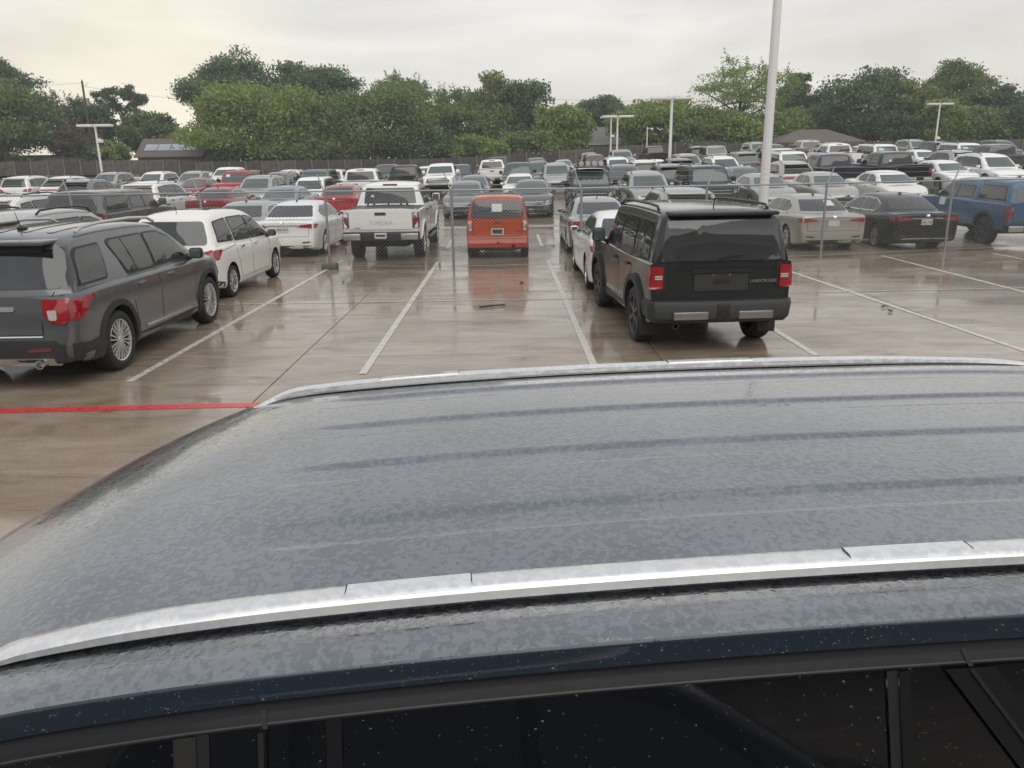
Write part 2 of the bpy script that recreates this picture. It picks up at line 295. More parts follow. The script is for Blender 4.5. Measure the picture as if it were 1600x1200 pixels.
TREES = [
    (-85.5, 136, 20.3, 10.8, 7.2, 'tall', 'dark', 'tall dark tree at the left edge with a ragged top'),
    (-77.3, 126, 13.9, 3.1, 7.7, 'bushy', 'mid', 'broad bushy tree in front of the tall one at the left edge'),
    (-80.9, 150, 14.6, 5.6, 4.8, 'open', 'dark', 'thin-topped dark tree beside the wooden utility pole on the left'),
    (-68.4, 135, 11.5, 3.6, 3.5, 'bushy', 'dark', 'dark round tree just right of the left utility pole'),
    (-70.5, 152, 15.6, 8.9, 4.3, 'pine', 'dark', 'flat-topped pine standing against the bright sky'),
    (-59.9, 138, 9.8, 3.3, 4.5, 'bushy', 'mid', 'mid-green tree behind the house with the solar roof'),
    (-59.2, 123, 5.0, 2.5, 2.0, 'shrub', 'light', 'small bright green shrub right of the left lamp post'),
    (-67.6, 128, 7.8, 2.6, 4.1, 'open', 'brown', 'bare brownish shrub behind the left lamp post'),
    (-51.4, 133, 6.5, 3.0, 2.6, 'bushy', 'light', 'light green sapling between the solar-roofed house and the big elm'),
    (-46.5, 140, 20.1, 7.5, 7.9, 'tall', 'cool', 'big elm with a loose spreading top, left of centre'),
    (-39.1, 128, 13.0, 1.7, 9.4, 'bushy', 'light', 'wide bright green tree in front of the big elm'),
    (-33.4, 144, 17.5, 7.0, 6.8, 'dome', 'cool', 'dense dome-shaped tree with vines on its trunk'),
    (-28.0, 130, 9.0, 2.1, 3.7, 'bushy', 'olive', 'low olive tree under the dome-shaped tree'),
    (-19.7, 130, 12.9, 1.8, 9.9, 'bushy', 'mid', 'broad thick tree in the middle of the row'),
    (-18.9, 142, 16.2, 9.3, 5.7, 'open', 'mid', 'loose-topped tree with upright twigs rising behind the broad thick one'),
    (-8.2, 142, 13.7, 7.0, 5.0, 'open', 'mid', 'feathery tree with twigs fanning out left of the wispy one'),
    (-5.1, 134, 14.4, 1.5, 6.6, 'wisp', 'olive', 'tree with one tall wispy shoot at its top'),
    (1.7, 138, 13.2, 1.2, 5.1, 'bushy', 'cool', 'bluish-green tree just left of the crossarm utility pole'),
    (8.5, 130, 8.5, 0.6, 4.0, 'bushy', 'light', 'bright green low tree right of the crossarm utility pole'),
    (18.2, 158, 11.3, 4.1, 4.5, 'dome', 'cool', 'far dark tree above the grey shed'),
    (23.6, 130, 8.4, 0.6, 6.3, 'bushy', 'light', 'green tree behind the lamp post with the wide head'),
    (39.1, 140, 16.1, 4.6, 8.5, 'open', 'light', 'large airy tree full of sky gaps, left of the tall lamp post'),
    (33.0, 128, 6.8, 0.6, 4.6, 'bushy', 'olive', 'olive bush below the large airy tree'),
    (44.3, 137, 6.9, 0.6, 5.4, 'bushy', 'light', 'light green tree behind the tall lamp post'),
    (51.3, 150, 13.7, 3.1, 3.0, 'dome', 'mid', 'narrow round-topped tree just right of the tall lamp post'),
    (54.2, 146, 11.2, 2.4, 2.9, 'open', 'dark', 'thin dark tree left of the big oak'),
    (52.6, 143, 7.6, 0.6, 3.5, 'bushy', 'mid', 'middling tree behind the brown hipped roof'),
    (57.0, 134, 12.6, 0.6, 6.3, 'oak', 'cool', 'big oak with a dark forked trunk, right of the hipped roof'),
    (62.9, 130, 10.5, 0.6, 3.5, 'bushy', 'olive', 'yellow-tinged tree between the big oak and the right lamp post'),
    (73.8, 138, 15.0, 2.5, 6.0, 'tall', 'mid', 'tallest tree on the right, its loose crown behind the right lamp post'),
    (67.5, 127, 7.4, 0.6, 4.1, 'bushy', 'light', 'bright low tree right behind the right lamp post'),
    (79.7, 134, 9.9, 0.6, 4.3, 'bushy', 'dark', 'dark dense tree second from the right edge'),
    (85.6, 131, 8.8, 0.6, 6.9, 'bushy', 'cool', 'dark bluish tree at the right edge'),
]
# ------------------------------------------------------------------ car builder
def chaikin(p, n=2):
    for _ in range(n):
        q = [p[0]]
        for a, b in zip(p, p[1:]):
            q.append((a[0] * .75 + b[0] * .25, a[1] * .75 + b[1] * .25)); q.append((a[0] * .25 + b[0] * .75, a[1] * .25 + b[1] * .75))
        q.append(p[-1]); p = q
    return p
def lower_bm(sp):
    L, Wd = sp['L'], sp['W']; hw = Wd / 2
    st = sorted(set([0, .03, .08, .16, .28, .45, .7] + [L - v for v in (0, .03, .08, .16, .28, .45, .7)] + [x * 0.3 + 0.9 for x in range(int((L - 1.6) / .3) + 1)] + sp.get('extra', [])))
    plan = sp.get('plan', [(0, .90), (.05, .945), (.16, .975), (.45, .995), (.9, 1), (L - 1.2, 1), (L - .7, .975), (L - .4, .93), (L - .16, .84), (L - .05, .74), (L, .62)])
    rear = sp.get('rear', [(.2, .10), (.4, 0), (.62, 0), (.7, .05), (1.1, .10)]); front = sp.get('front', [(.2, .12), (.4, 0), (.7, .02), (1.0, .12)])
    hs = sp.get('sh', (.05, .018)); cr = sp.get('crown', .03); gc = sp['gc']
    bm = bmesh.new(); rows = []
    for s in st:
        w = hw * interp(plan, s); zd = interp(sp['deck'], s)
        zb = gc + interp([(0, .10), (.5, 0), (L - .6, 0), (L, .08)], s)
        side = sp.get('side', [(.0, .955), (.15, .975), (.4, .99), (.62, 1.0), (.82, .992)])
        h = [(0, zb), (.78 * w, zb), (.92 * w, zb + .02)] + [(w * f, zb + .05 + (zd - zb - .05) * t) for t, f in side] + \
            [(w - .022, zd - hs[0]), (w - .045, zd - hs[1]), (w - .10, zd), (w * .55, zd + cr * .7), (0, zd + cr)]
        row = []
        for k, (a, z) in enumerate(h + [(-a, z) for a, z in h[-2:0:-1]]):
            ss = s + interp(rear, z) * max(0, 1 - s / .45) - interp(front, z) * max(0, 1 - (L - s) / .45)
            row.append(bm.verts.new((a, ss - L / 2, z)))
        rows.append(row)
    n = len(rows[0]); m = n // 2
    for a, b in zip(rows, rows[1:]):
        for k in range(n): bm.faces.new((a[k], a[(k + 1) % n], b[(k + 1) % n], b[k]))
    for r, fl in ((rows[0], False), (rows[-1], True)):
        lft = [r[0]] + [r[(-k) % n] for k in range(1, m)] + [r[m]]
        for k in range(m):
            f = [r[k], r[k + 1]] + ([lft[k + 1]] if k + 1 < m else []) + ([lft[k]] if k > 0 else [])
            bm.faces.new(f)
    bmesh.ops.recalc_face_normals(bm, faces=bm.faces[:])
    return bm
def green_bm(sp, g):
    """the glasshouse: roof, end slopes and sides, following a side profile"""
    L = sp['L']; prof = chaikin(g['prof'], 2); zb = g['zb']; zr = max(z for _, z in prof)
    # even sampling
    res = [prof[0]]
    for a, b in zip(prof, prof[1:]):
        d = math.dist(a, b); k = max(1, int(d / .16))
        res += [(a[0] + (b[0] - a[0]) * j / k, a[1] + (b[1] - a[1]) * j / k) for j in range(1, k + 1)]
    s0, s1 = res[0][0], res[-1][0]; mid, hl = (s0 + s1) / 2, (s1 - s0) / 2
    bm = bmesh.new(); rows = []; fl = [0, .4, .7, .87, .95, 1.0]; cn = g.get('corner', .05)
    for i, (s, z) in enumerate(res):
        a = res[max(0, i - 1)]; b = res[min(len(res) - 1, i + 1)]; d = math.hypot(b[0] - a[0], b[1] - a[1]) or 1
        nx, nz = -(b[1] - a[1]) / d, (b[0] - a[0]) / d
        h = max(0, min(1, (z - zb) / (zr - zb))); pg = 1 - g.get('taper', .06) * abs((s - mid) / hl) ** 4
        w = (g['wb'] + (g['wr'] - g['wb']) * h) * pg; wb_ = g['wb'] * pg
        half = []
        for f in fl:
            o = g.get('crown', .045) * (1 - f * f) - cn * (max(0, f - .82) / .18) ** 2
            half.append((w * f, s + nx * o, z + nz * o))
        zz = half[-1][2]; base = zb - .07
        half.append((w + (wb_ - w) * .5 + .026, half[-1][1] * .6 + s * .4, (zz + base) / 2)); half.append((wb_ + .004, s, min(base, zz - .01)))
        full = [(-x, y, q) for x, y, q in reversed(half[1:])] + half
        rows.append([bm.verts.new((x, y - L / 2, q)) for x, y, q in full])
    for a, b in zip(rows, rows[1:]):
        for k in range(len(a) - 1): bm.faces.new((a[k], a[k + 1], b[k + 1], b[k]))
    bmesh.ops.recalc_face_normals(bm, faces=bm.faces[:])
    if sum(f.normal.z * f.calc_area() for f in bm.faces) < 0: bmesh.ops.reverse_faces(bm, faces=bm.faces[:])
    return bm
class Car:
    def __init__(self, sp):
        self.sp = sp; lo = lower_bm(sp); hull = lo.copy()
        for g in sp['gh']: merge(hull, green_bm(sp, g))
        self.bvh = BVHTree.FromBMesh(hull); hull.free()
        self.body = self.cut(lo)
        self.parts = []           # (name, mesh, loc, rz, paint?)
    def cut(self, lo):
        sp = self.sp; L = sp['L']; c = bmesh.new(); r0 = sp['wheels'][2] * sp.get('arch', 1.15); hw = sp['W'] / 2
        for s in sp['wheels'][:2]:
            for sx in (1, -1):
                bmesh.ops.create_cone(c, cap_ends=True, segments=28, radius1=r0, radius2=r0, depth=.6,
                    matrix=Matrix.Translation((sx * (hw - .02), s - L / 2, sp['wheels'][2] + sp.get('arch_up', .02))) @ Matrix.Rotation(rad(90), 4, 'Y'))
        bmesh.ops.recalc_face_normals(c, faces=c.faces[:])
        ma, mc = bpy.data.meshes.new('a'), bpy.data.meshes.new('c'); lo.to_mesh(ma); c.to_mesh(mc); lo.free(); c.free()
        oa, oc = bpy.data.objects.new('a', ma), bpy.data.objects.new('c', mc); COL.objects.link(oa); COL.objects.link(oc)
        md = oa.modifiers.new('b', 'BOOLEAN'); md.object = oc; md.operation = 'DIFFERENCE'; md.solver = 'EXACT'
        bpy.context.view_layer.update()
        me = bpy.data.meshes.new_from_object(oa.evaluated_get(bpy.context.evaluated_depsgraph_get()))
        bpy.data.objects.remove(oa); bpy.data.objects.remove(oc); bpy.data.meshes.remove(ma); bpy.data.meshes.remove(mc)
        bm = bmesh.new(); bm.from_mesh(me); bpy.data.meshes.remove(me)
        for f in bm.faces:
            f.material_index = 0; p = f.calc_center_median()
            if abs(p.x) < hw - .31 and f.normal.z < -.8 and p.z < sp['gc'] + .2: f.material_index = 1
            for s in sp['wheels'][:2]:
                d = math.hypot(p.y - (s - L / 2), p.z - sp['wheels'][2] - sp.get('arch_up', .02))
                if d < r0 * 1.01 and abs(p.x) > hw - .4 and (d < r0 * .6 or abs(f.normal.x) < .35) : f.material_index = 1
                if d < r0 * .98 and abs(p.x) < hw - .25 and abs(p.x) > .3: f.material_index = 1
        for g in sp['gh']: merge(bm, green_bm(sp, g))
        if 'dark' in sp:        # blacked-out rear pillar
            s0, s1, z0, z1, x0 = sp['dark']
            for f in bm.faces:
                q = f.calc_center_median()
                if s0 < q.y + L / 2 < s1 and z0 < q.z < z1 and abs(q.x) > x0: f.material_index = 2
        return finish(bm, 'body', [PAINT['white'], MT['under'], MT['glass']], 28)
    def cast(self, u, v, view):
        sp = self.sp; L = sp['L']; q = sp['W'] / 2 + .6
        o, d = {'R': ((q, u - L / 2, v), (-1, 0, 0)), 'L': ((-q, u - L / 2, v), (1, 0, 0)), 'B': ((u, -L / 2 - .6, v), (0, 1, 0)),
                'F': ((u, L / 2 + .6, v), (0, -1, 0)), 'T': ((u, v - L / 2, sp['H'] + .7), (0, 0, -1))}[view]
        o, d = Vector(o), Vector(d); h = self.bvh.ray_cast(o, d, 3.5 if view in 'BF' else 2.5)
        if h[0] is None:
            h = self.bvh.find_nearest(o + d * (.9 if view in 'BF' else .65)); 
        n = h[1]
        if n.dot(d) > 0: n = -n
        return h[0], n
    def patch(self, poly, view, off, step=.11, sink=.012, free=False):
        bm = bmesh.new(); f = bm.faces.new([bm.verts.new((p[0], p[1], 0)) for p in poly])
        bmesh.ops.triangulate(bm, faces=[f])
        us = [p[0] for p in poly]; vs_ = [p[1] for p in poly]
        for ax, lo, hi in ((0, min(us), max(us)), (1, min(vs_), max(vs_))):
            k = max(1, int((hi - lo) / step))
            for j in range(1, k):
                co = [0, 0, 0]; co[ax] = lo + (hi - lo) * j / k; no = [0, 0, 0]; no[ax] = 1
                bmesh.ops.bisect_plane(bm, geom=bm.verts[:] + bm.edges[:] + bm.faces[:], plane_co=co, plane_no=no, dist=1e-5)
        nn = {}; hit = {v: self.cast(v.co.x, v.co.y, view) for v in bm.verts}
        if view in 'BF' and not free:        # corners that shoot past the end face fall back to the nearest skin
            med = sorted(h[0].y for h in hit.values())[len(hit) // 2]; lim = .07 + .55 * (max(vs_) - min(vs_))
            for v, h in hit.items():
                if abs(h[0].y - med) > lim:
                    q = self.bvh.find_nearest(Vector((v.co.x, med, v.co.y))); hit[v] = (q[0], q[1] if q[1].y * (1 if view == 'F' else -1) > 0 else -q[1])
        if view in 'RL':        # rays that slip past the corner and graze an end face
            hw = self.sp['W'] / 2; sg = 1 if view == 'R' else -1
            for v, h in hit.items():
                if h[0].x * sg < .80 * hw and h[0].z < 1.18:
                    q = self.bvh.find_nearest(Vector((sg * hw * .97, v.co.x - self.sp['L'] / 2, v.co.y))); hit[v] = (q[0], q[1] if q[1].x * sg > 0 else -q[1])
        for v in bm.verts:
            p, n = hit[v]; v.co = p + n * off; nn[v] = n
        bm.normal_update()
        tot = sum(f.normal.dot(nn[f.verts[0]]) * f.calc_area() for f in bm.faces)
        if tot < 0: bmesh.ops.reverse_faces(bm, faces=bm.faces[:])
        be = [e for e in bm.edges if e.is_boundary]; mp_ = {}
        for e in be:
            lp = e.link_loops[0]; a, b = lp.vert, lp.link_loop_next.vert
            for v in (a, b):
                if v not in mp_: mp_[v] = bm.verts.new(v.co - nn[v] * (off + sink))
            try: bm.faces.new((b, a, mp_[a], mp_[b]))
            except ValueError: pass
        return bm
    def add(self, name, poly, view, m, off=.004, both=False, step=.11, parent=None):
        """a proud panel projected onto the body; view S = both sides; both = mirrored left and right on the end faces"""
        todo = []
        if view == 'S': todo = [(poly, 'R'), (poly, 'L')]
        elif both: todo = [(poly, view), ([(-a, z) for a, z in reversed(poly)], view)]
        else: todo = [(poly, view)]
        pm = m == 'paint'
        for p, vw in todo:
            me = finish(self.patch(p, vw, off, step, free=name in ('rear_window', 'windscreen', 'parking_permit', 'window_sticker')), name, PAINT['white'] if pm else (MT[m] if isinstance(m, str) else m), 30)
            self.parts.append((name, me, (0, 0, 0), 0, pm, parent))
        return me
    def mesh(self, name, bm, m, ang=35, parent=None):
        pm = m == 'paint'
        me = finish(bm, name, PAINT['white'] if pm else ([MT[k] for k in m] if isinstance(m, (list, tuple)) else MT[m]), ang)
        self.parts.append((name, me, (0, 0, 0), 0, pm, parent)); return me
    def window_set(self, polys, grow=.028, m='glass', off=.011):
        """each side window: a black frame patch and the pane on it"""
        for p in polys:
            c = Vector((sum(q[0] for q in p) / len(p), sum(q[1] for q in p) / len(p)))
            fr = []
            for q in p:
                d = Vector(q) - c; fr.append((q[0] + math.copysign(min(grow, abs(d.x) * .3), d.x), q[1] + math.copysign(min(grow, abs(d.y) * .35), d.y)))
            self.add('window_frame', rp(fr, .05), 'S', self.sp.get('frame', 'trim'), off - .005)
            self.add('side_window', rp(p, .04), 'S', m, off)
    def gap(self, pts, view='S', w=.007, off=.0015, both=False):
        """a panel gap line drawn as a narrow recess-dark strip along pts"""
        for a, b in zip(pts, pts[1:]):
            a, b = Vector(a), Vector(b); d = (b - a).normalized(); n = Vector((-d.y, d.x)) * w / 2
            yield [tuple(a - n), tuple(b - n), tuple(b + n), tuple(a + n)]
    def gaps(self, lines, view='S', w=.008):
        bm = bmesh.new()
        for pts in lines:
            for q in self.gap(pts, w=w):
                for vw in (('R', 'L') if view == 'S' else (view,)):
                    merge(bm, self.patch(q, vw, .0022, .1, .004))
        self.mesh('panel_gap', bm, 'seam')
    def tape(self, name, pts, view, w, m, off=.012, both=False):
        for vw in (('R', 'L') if view == 'S' else (view,)):
            for sg in ((1, -1) if both else (1,)):
                bm = bmesh.new()
                for q in self.gap([(sg * p[0], p[1]) for p in pts], w=w): merge(bm, self.patch(q, vw, off, .09, off + .004))
                self.mesh(name, bm, m)
    def blob(self, name, box, m, bev=.02, mirror=True, parent=None, mtx=None):
        for sg in ((1, -1) if mirror else (1,)):
            x0, x1, y0, y1, z0, z1 = box; L = self.sp['L']
            a, b = sorted((sg * x0, sg * x1))
            self.mesh(name, box_bm(bmesh.new(), a, b, y0 - L / 2, y1 - L / 2, z0, z1, bev, mtx=mtx), m, 40, parent)
    def arch_trim(self, m='plastic', w=.075, lo=.02, off=.02):
        sp = self.sp; r0 = sp['wheels'][2] * sp.get('arch', 1.15); zc = sp['wheels'][2] + sp.get('arch_up', .02)
        for s in sp['wheels'][:2]:
            k = 16; a0 = math.asin(max(-.95, min(.9, (sp['gc'] + lo - zc) / r0)))
            an = [a0 + (math.pi - 2 * a0) * j / k for j in range(k + 1)]
            poly = [(s + math.cos(a) * (r0 + w), zc + math.sin(a) * (r0 + w)) for a in an] + [(s + math.cos(a) * (r0 - .006), zc + math.sin(a) * (r0 - .006)) for a in reversed(an)]
            self.add('wheel_arch_trim', poly, 'S', m, off, step=.2)
    def text(self, s, view, u, v, size, m, off=.006, name='lettering'):
        c = bpy.data.curves.new('t', 'FONT'); c.body = s; c.size = size; c.extrude = .002; c.align_x = 'CENTER'; c.align_y = 'CENTER'; c.resolution_u = 2
        o = bpy.data.objects.new('t', c); COL.objects.link(o); bpy.context.view_layer.update()
        me = bpy.data.meshes.new_from_object(o.evaluated_get(bpy.context.evaluated_depsgraph_get())); bpy.data.objects.remove(o)
        p, n = self.cast(u, v, view)
        p0, _ = self.cast(u, v - .06, view); p1, _ = self.cast(u, v + .06, view); up = (p1 - p0).normalized()
        ex = up.cross(n).normalized(); n = ex.cross(up).normalized()
        M_ = Matrix((ex, up, n)).transposed().to_4x4(); M_.translation = p + n * off
        me.transform(M_); me.materials.clear(); me.materials.append(MT[m]); self.parts.append((name, me, (0, 0, 0), 0, False, None))
    def plate(self, view, u, v, txt=None, w=.305, h=.155, off=.014, m='plate'):
        self.add('licence_plate', rect(u - w / 2, u + w / 2, v - h / 2, v + h / 2), view, m, off, step=1)
        if txt: self.text(txt, view, u, v - .012, .085, 'plate_ink', off + .002, 'plate_lettering')
    def mirrors(self, s, z, m='paint', w=.20, h=.16):
        a = self.cast(s, z - .05, 'R')[0].x
        L = self.sp['L']
        for sg in (1, -1):
            b = bmesh.new(); box_bm(b, *sorted((sg * (a + .05), sg * (a + .05 + w))), s - L / 2 - .02, s - L / 2 + .11, z - h / 2, z + h / 2, .04)
            self.mesh('mirror', b, m, 50)
            g = bmesh.new(); box_bm(g, *sorted((sg * (a + .068), sg * (a + .03 + w))), s - L / 2 - .026, s - L / 2 - .016, z - h / 2 + .02, z + h / 2 - .02, .002)
            self.mesh('mirror_glass', g, 'glass_clear', 30, 'mirror')
            b = bmesh.new(); box_bm(b, *sorted((sg * (a - .05), sg * (a + .07))), s - L / 2 + .02, s - L / 2 + .07, z - h / 2 - .02, z - h / 2 + .04, .01)
            self.mesh('mirror_arm', b, 'trim')
    def build(self, name, label, cat, x, y, rz=0.0, color='white', group=None, detail=True):
        """x, y: ground centre of the car"""
        sp = self.sp; root = link(name, None, None, (x, y, gz(x, y)), rz); tag(root, label, cat, group)
        sl = math.atan2(gz(x, y + 2) - gz(x, y - 2), 4); sr = math.atan2(gz(x + 1, y) - gz(x - 1, y), 2)
        root.rotation_euler = (Matrix.Rotation(sl, 3, 'X') @ Matrix.Rotation(-sr, 3, 'Y') @ Matrix.Rotation(rz, 3, 'Z')).to_euler()
        pc = PAINT[color] if isinstance(color, str) else color
        last = {}
        def put(nm, me, pm, par):
            o = link(nm, me, last[par] if par else root)
            if pm:
                o.material_slots[0].link = 'OBJECT'; o.material_slots[0].material = pc
            if not par: last[nm] = o
            return o
        b = put('body', self.body, True, None)
        for nm, me, lc, r, pm, par in self.parts: put(nm, me, pm, par)
        sR, sF, wr_, ww = sp['wheels']; st = sp.get('rim', 'ten')
        for s in (sR, sF):
            for sx in (1, -1):
                hub, tyre, rim = wheel_meshes(wr_, ww, st, sp.get('rim_m', 'alloy'))
                h = link('wheel', hub, root, (sx * (sp['W'] / 2 - ww / 2 - sp.get('inset', .02)), s - sp['L'] / 2, wr_), 0 if sx > 0 else math.pi)
                link('tyre', tyre, h); link('rim', rim, h)
        return root
_wc = {}
def wheel_meshes(r, w, style, rm):
    k = (r, w, style, rm)
    if k in _wc: return _wc[k]
    o = w / 2; rr = r * .69
    b = lathe_bm(bmesh.new(), [(o - .075, .012), (o - .075, rr * .95), (-o + .03, rr * .97)], 20)
    lathe_bm(b, [(o - .03, .001), (o - .03, .03), (o - .035, .045), (o - .07, .055)], 12)
    hub = finish(b, 'wheel', MT['hub'])
    b = lathe_bm(bmesh.new(), [(-o + .015, rr), (-o, r * .8), (-o + .012, r * .94), (-o + .045, r), (0, r * 1.003), (o - .045, r), (o - .012, r * .94), (o, r * .82), (o - .004, r * .74), (o - .02, rr)], 32)
    tyre = finish(b, 'tyre', MT['tyre'])
    b = lathe_bm(bmesh.new(), [(o - .06, rr * .92), (o - .02, rr * .95), (o - .012, rr), (o - .018, rr * 1.015)], 32)
    n, w0, w1, dbl = {'ten': (10, .036, .026, 0), 'five': (5, .075, .055, 0), 'six': (6, .07, .06, 0), 'multi': (10, .022, .030, 1), 'twin': (5, .03, .03, 1), 'steel': (7, .07, .07, 0)}[style]
    for j in range(n):
        for dd in ((-.5, .5) if dbl else (0,)):
            an = 2 * math.pi * (j + dd * (.42 if n > 6 else .3)) / n; c = bmesh.new()
            v = [c.verts.new(p) for p in ((o - .055, -w0 / 2, .04), (o - .055, w0 / 2, .04), (o - .05, w1 / 2, rr * .96), (o - .05, -w1 / 2, rr * .96),
                                         (o - .024, -w0 / 3, .04), (o - .024, w0 / 3, .04), (o - .016, w1 / 3, rr * .96), (o - .016, -w1 / 3, rr * .96))]
            for f in ((0, 1, 2, 3), (4, 7, 6, 5), (0, 4, 5, 1), (1, 5, 6, 2), (2, 6, 7, 3), (3, 7, 4, 0)): c.faces.new([v[i] for i in f])
            c.transform(Matrix.Rotation(an, 4, 'X')); bmesh.ops.recalc_face_normals(c, faces=c.faces[:]); merge(b, c)
    lathe_bm(b, [(o - .018, .001), (o - .018, .04), (o - .03, .06)], 12)
    rim = finish(b, 'rim', MT[rm], 30)
    _wc[k] = (hub, tyre, rim); return _wc[k]
# ------------------------------------------------------------------ car kinds
# side coordinates: s from the rear bumper forward, z up; end-face coordinates: a from the middle, z up
def make_large_suv():            # rounded three-row crossover
    L = 5.05
    c = Car(dict(dark=(.0, .55, 1.15, 1.62, .60), L=L, W=2.0, H=1.76, gc=.24, wheels=(1.04, 4.07, .385, .255), rim='multi', arch=1.13, side=[(.0, .950), (.10, .978), (.28, .974), (.48, .984), (.62, .996), (.70, 1.0), (.80, .990), (.90, .985)],
        deck=[(0, 1.06), (.1, 1.12), (.6, 1.15), (2.5, 1.135), (3.5, 1.12), (3.9, 1.12), (4.5, 1.06), (4.8, .98), (4.97, .84), (L, .78)],
        rear=[(.2, .14), (.36, .02), (.5, 0), (.62, 0), (.70, .045), (.85, .05), (1.15, .10)], front=[(.2, .12), (.4, 0), (.7, .02), (1.0, .10)],
        gh=[dict(prof=[(.13, 1.03), (.17, 1.16), (.40, 1.60), (.50, 1.70), (1.1, 1.748), (2.0, 1.755), (2.7, 1.725), (3.0, 1.665), (3.35, 1.48), (3.98, 1.10)], zb=1.12, wb=.95, wr=.745, corner=.045, crown=.05)]))
    c.window_set([[(2.36, 1.17), (2.36, 1.60), (2.78, 1.59), (3.05, 1.50), (3.52, 1.20)], [(1.55, 1.17), (1.34, 1.56), (1.42, 1.60), (2.28, 1.60), (2.28, 1.17)], [(.40, 1.19), (.54, 1.50), (.62, 1.565), (1.13, 1.58), (1.00, 1.20)]])
    c.tape('window_bar', [(1.80, 1.18), (1.70, 1.60)], 'S', .03, 'trim', .013)
    c.add('windscreen', sym([(.74, 1.20), (.64, 1.60)], .05), 'F', 'glass_clear', .006)
    c.add('rear_window', sym([(.80, 1.17), (.80, 1.24), (.68, 1.57)], .05), 'B', 'glass', .008)
    b = bmesh.new(); box_bm(b, -.68, .66, .20 - L / 2, .62 - L / 2, 1.655, 1.705, .018, mtx=Matrix.Rotation(0, 4, 'X')); c.mesh('spoiler', b, 'paint')
    # tail lamps: red wrap on the flank, clear inner block on the rear face
    c.add('tail_lamp', rp([(.62, 1.06), (.90, 1.06), (.90, .80), (.70, .80), (.64, .90)], .03), 'B', 'red_lens', .024, both=True)
    c.add('tail_lamp', rp([(.035, .81), (.28, .84), (.40, .98), (.54, 1.015), (.52, 1.065), (.035, 1.065)], .03), 'S', 'red_lens', .014)
    c.add('reversing_lamp', rp([(.70, .83), (.79, .83), (.79, .94), (.68, .94)], .02), 'B', 'clear_lens', .030, both=True)
    c.add('bumper', sym([(.93, .26), (.95, .56), (.80, .56), (.74, .60)]), 'B', 'plastic', .02)
    c.add('bumper_side', [(.05, .30), (.62, .30), (.66, .44), (.60, .545), (.35, .52), (.05, .56)], 'S', 'plastic', .018)
    c.add('skid_plate', sym([(.74, .30), (.70, .40)], .03), 'B', 'satin', .035)
    b = bmesh.new(); lathe_bm(b, [(-.02, .045), (.10, .05), (.10, .04), (0, .035)], 16); b.transform(Matrix.Translation((.58, -L / 2 - .01, .345)) @ Matrix.Rotation(rad(-90), 4, 'Z')); c.mesh('exhaust', b, 'chrome')
    c.add('reflector', rp([(.42, .47), (.70, .485), (.70, .525), (.42, .51)], .012), 'B', 'red_deep', .026, both=True)
    c.add('chrome_strip', sym([(.60, .635), (.60, .65)]), 'B', 'chrome', .012)
    c.add('badge_bar', rp([(-.30, .93), (.30, .93), (.30, .985), (-.30, .985)], .02), 'B', 'satin', .016)
    c.gaps([[(2.32, .34), (2.30, 1.16)], [(1.30, 1.14), (1.36, .95), (1.50, .80), (1.58, .50), (1.62, .36)], [(3.50, 1.12), (3.55, .95), (3.50, .70), (3.52, .36)], [(1.62, .37), (3.52, .37)]])
    c.gaps([[(.74, 1.14), (.60, .80), (.60, .66), (-.60, .66), (-.60, .80), (-.74, 1.14)]], 'B')
    c.tape('door_handle', [(1.66, 1.0), (1.86, 1.01)], 'S', .03, 'chrome', .03); c.tape('door_handle', [(2.56, 1.0), (2.76, 1.01)], 'S', .03, 'chrome', .03)
    c.tape('sill_chrome', [(1.75, .435), (3.30, .42)], 'S', .03, 'chrome', .018)
    c.add('sill', [(1.52, .25), (3.55, .25), (3.52, .37), (1.56, .37)], 'S', 'plastic', .012)
    c.arch_trim(w=.065)
    for sg in (1, -1):
        pts = [(sg * .70, s - L / 2, z) for s, z in ((.85, 1.745), (.98, 1.80), (1.4, 1.825), (2.2, 1.828), (2.75, 1.80), (2.95, 1.735))]
        c.mesh('roof_rail', tube_bm(bmesh.new(), pts, .022, 8), 'satin')
    for a in (-.44, -.15, .15, .44): c.add('roof_rib', rp([(a - .035, .75), (a + .035, .75), (a + .035, 2.45), (a - .035, 2.45)], .03), 'T', 'paint', .008, step=.3)
    b = bmesh.new(); tube_bm(b, [(0.0, .95 - L / 2, 1.78), (0, .87 - L / 2, 2.0)], [.008, .003], 6); box_bm(b, -.035, .035, .90 - L / 2, 1.03 - L / 2, 1.775, 1.82, .015); c.mesh('antenna', b, 'trim')
    c.mirrors(3.42, 1.21, 'trim'); front_face(c, L, .62, .95); return c
def front_face(c, L, z0, z1, wide=.62, bar='satin', big=False):
    """grille, head lamps, lower intake and plate on the nose"""
    c.add('grille', sym([(wide * .86, z0 - .1), (wide * .92, z1 - .17)], .04), 'F', 'grille', .010)
    c.tape('grille_bar', [(-wide * .85, z0 + .04), (wide * .85, z0 + .04)], 'F', .03, bar, .016); c.tape('grille_bar', [(-wide * .85, z1 - .18), (wide * .85, z1 - .18)], 'F', .03, bar, .016)
    c.add('headlamp', rp([(wide * .98, z0 + .04), (wide * 1.42, z0 + .10), (wide * 1.40, z1 - .10), (wide * 1.0, z1 - .16)], .03), 'F', 'head_lens', .010, both=True)
    c.add('headlamp_side', rp([(L - .30, z0 + .10), (L - .08, z0 + .08), (L - .08, z1 - .14), (L - .36, z1 - .08)], .03), 'S', 'head_lens', .008)
    c.add('front_bumper', sym([(wide * 1.1, c.sp['gc'] + .06), (wide * 1.25, z0 - .15)], .04), 'F', 'plastic', .012)
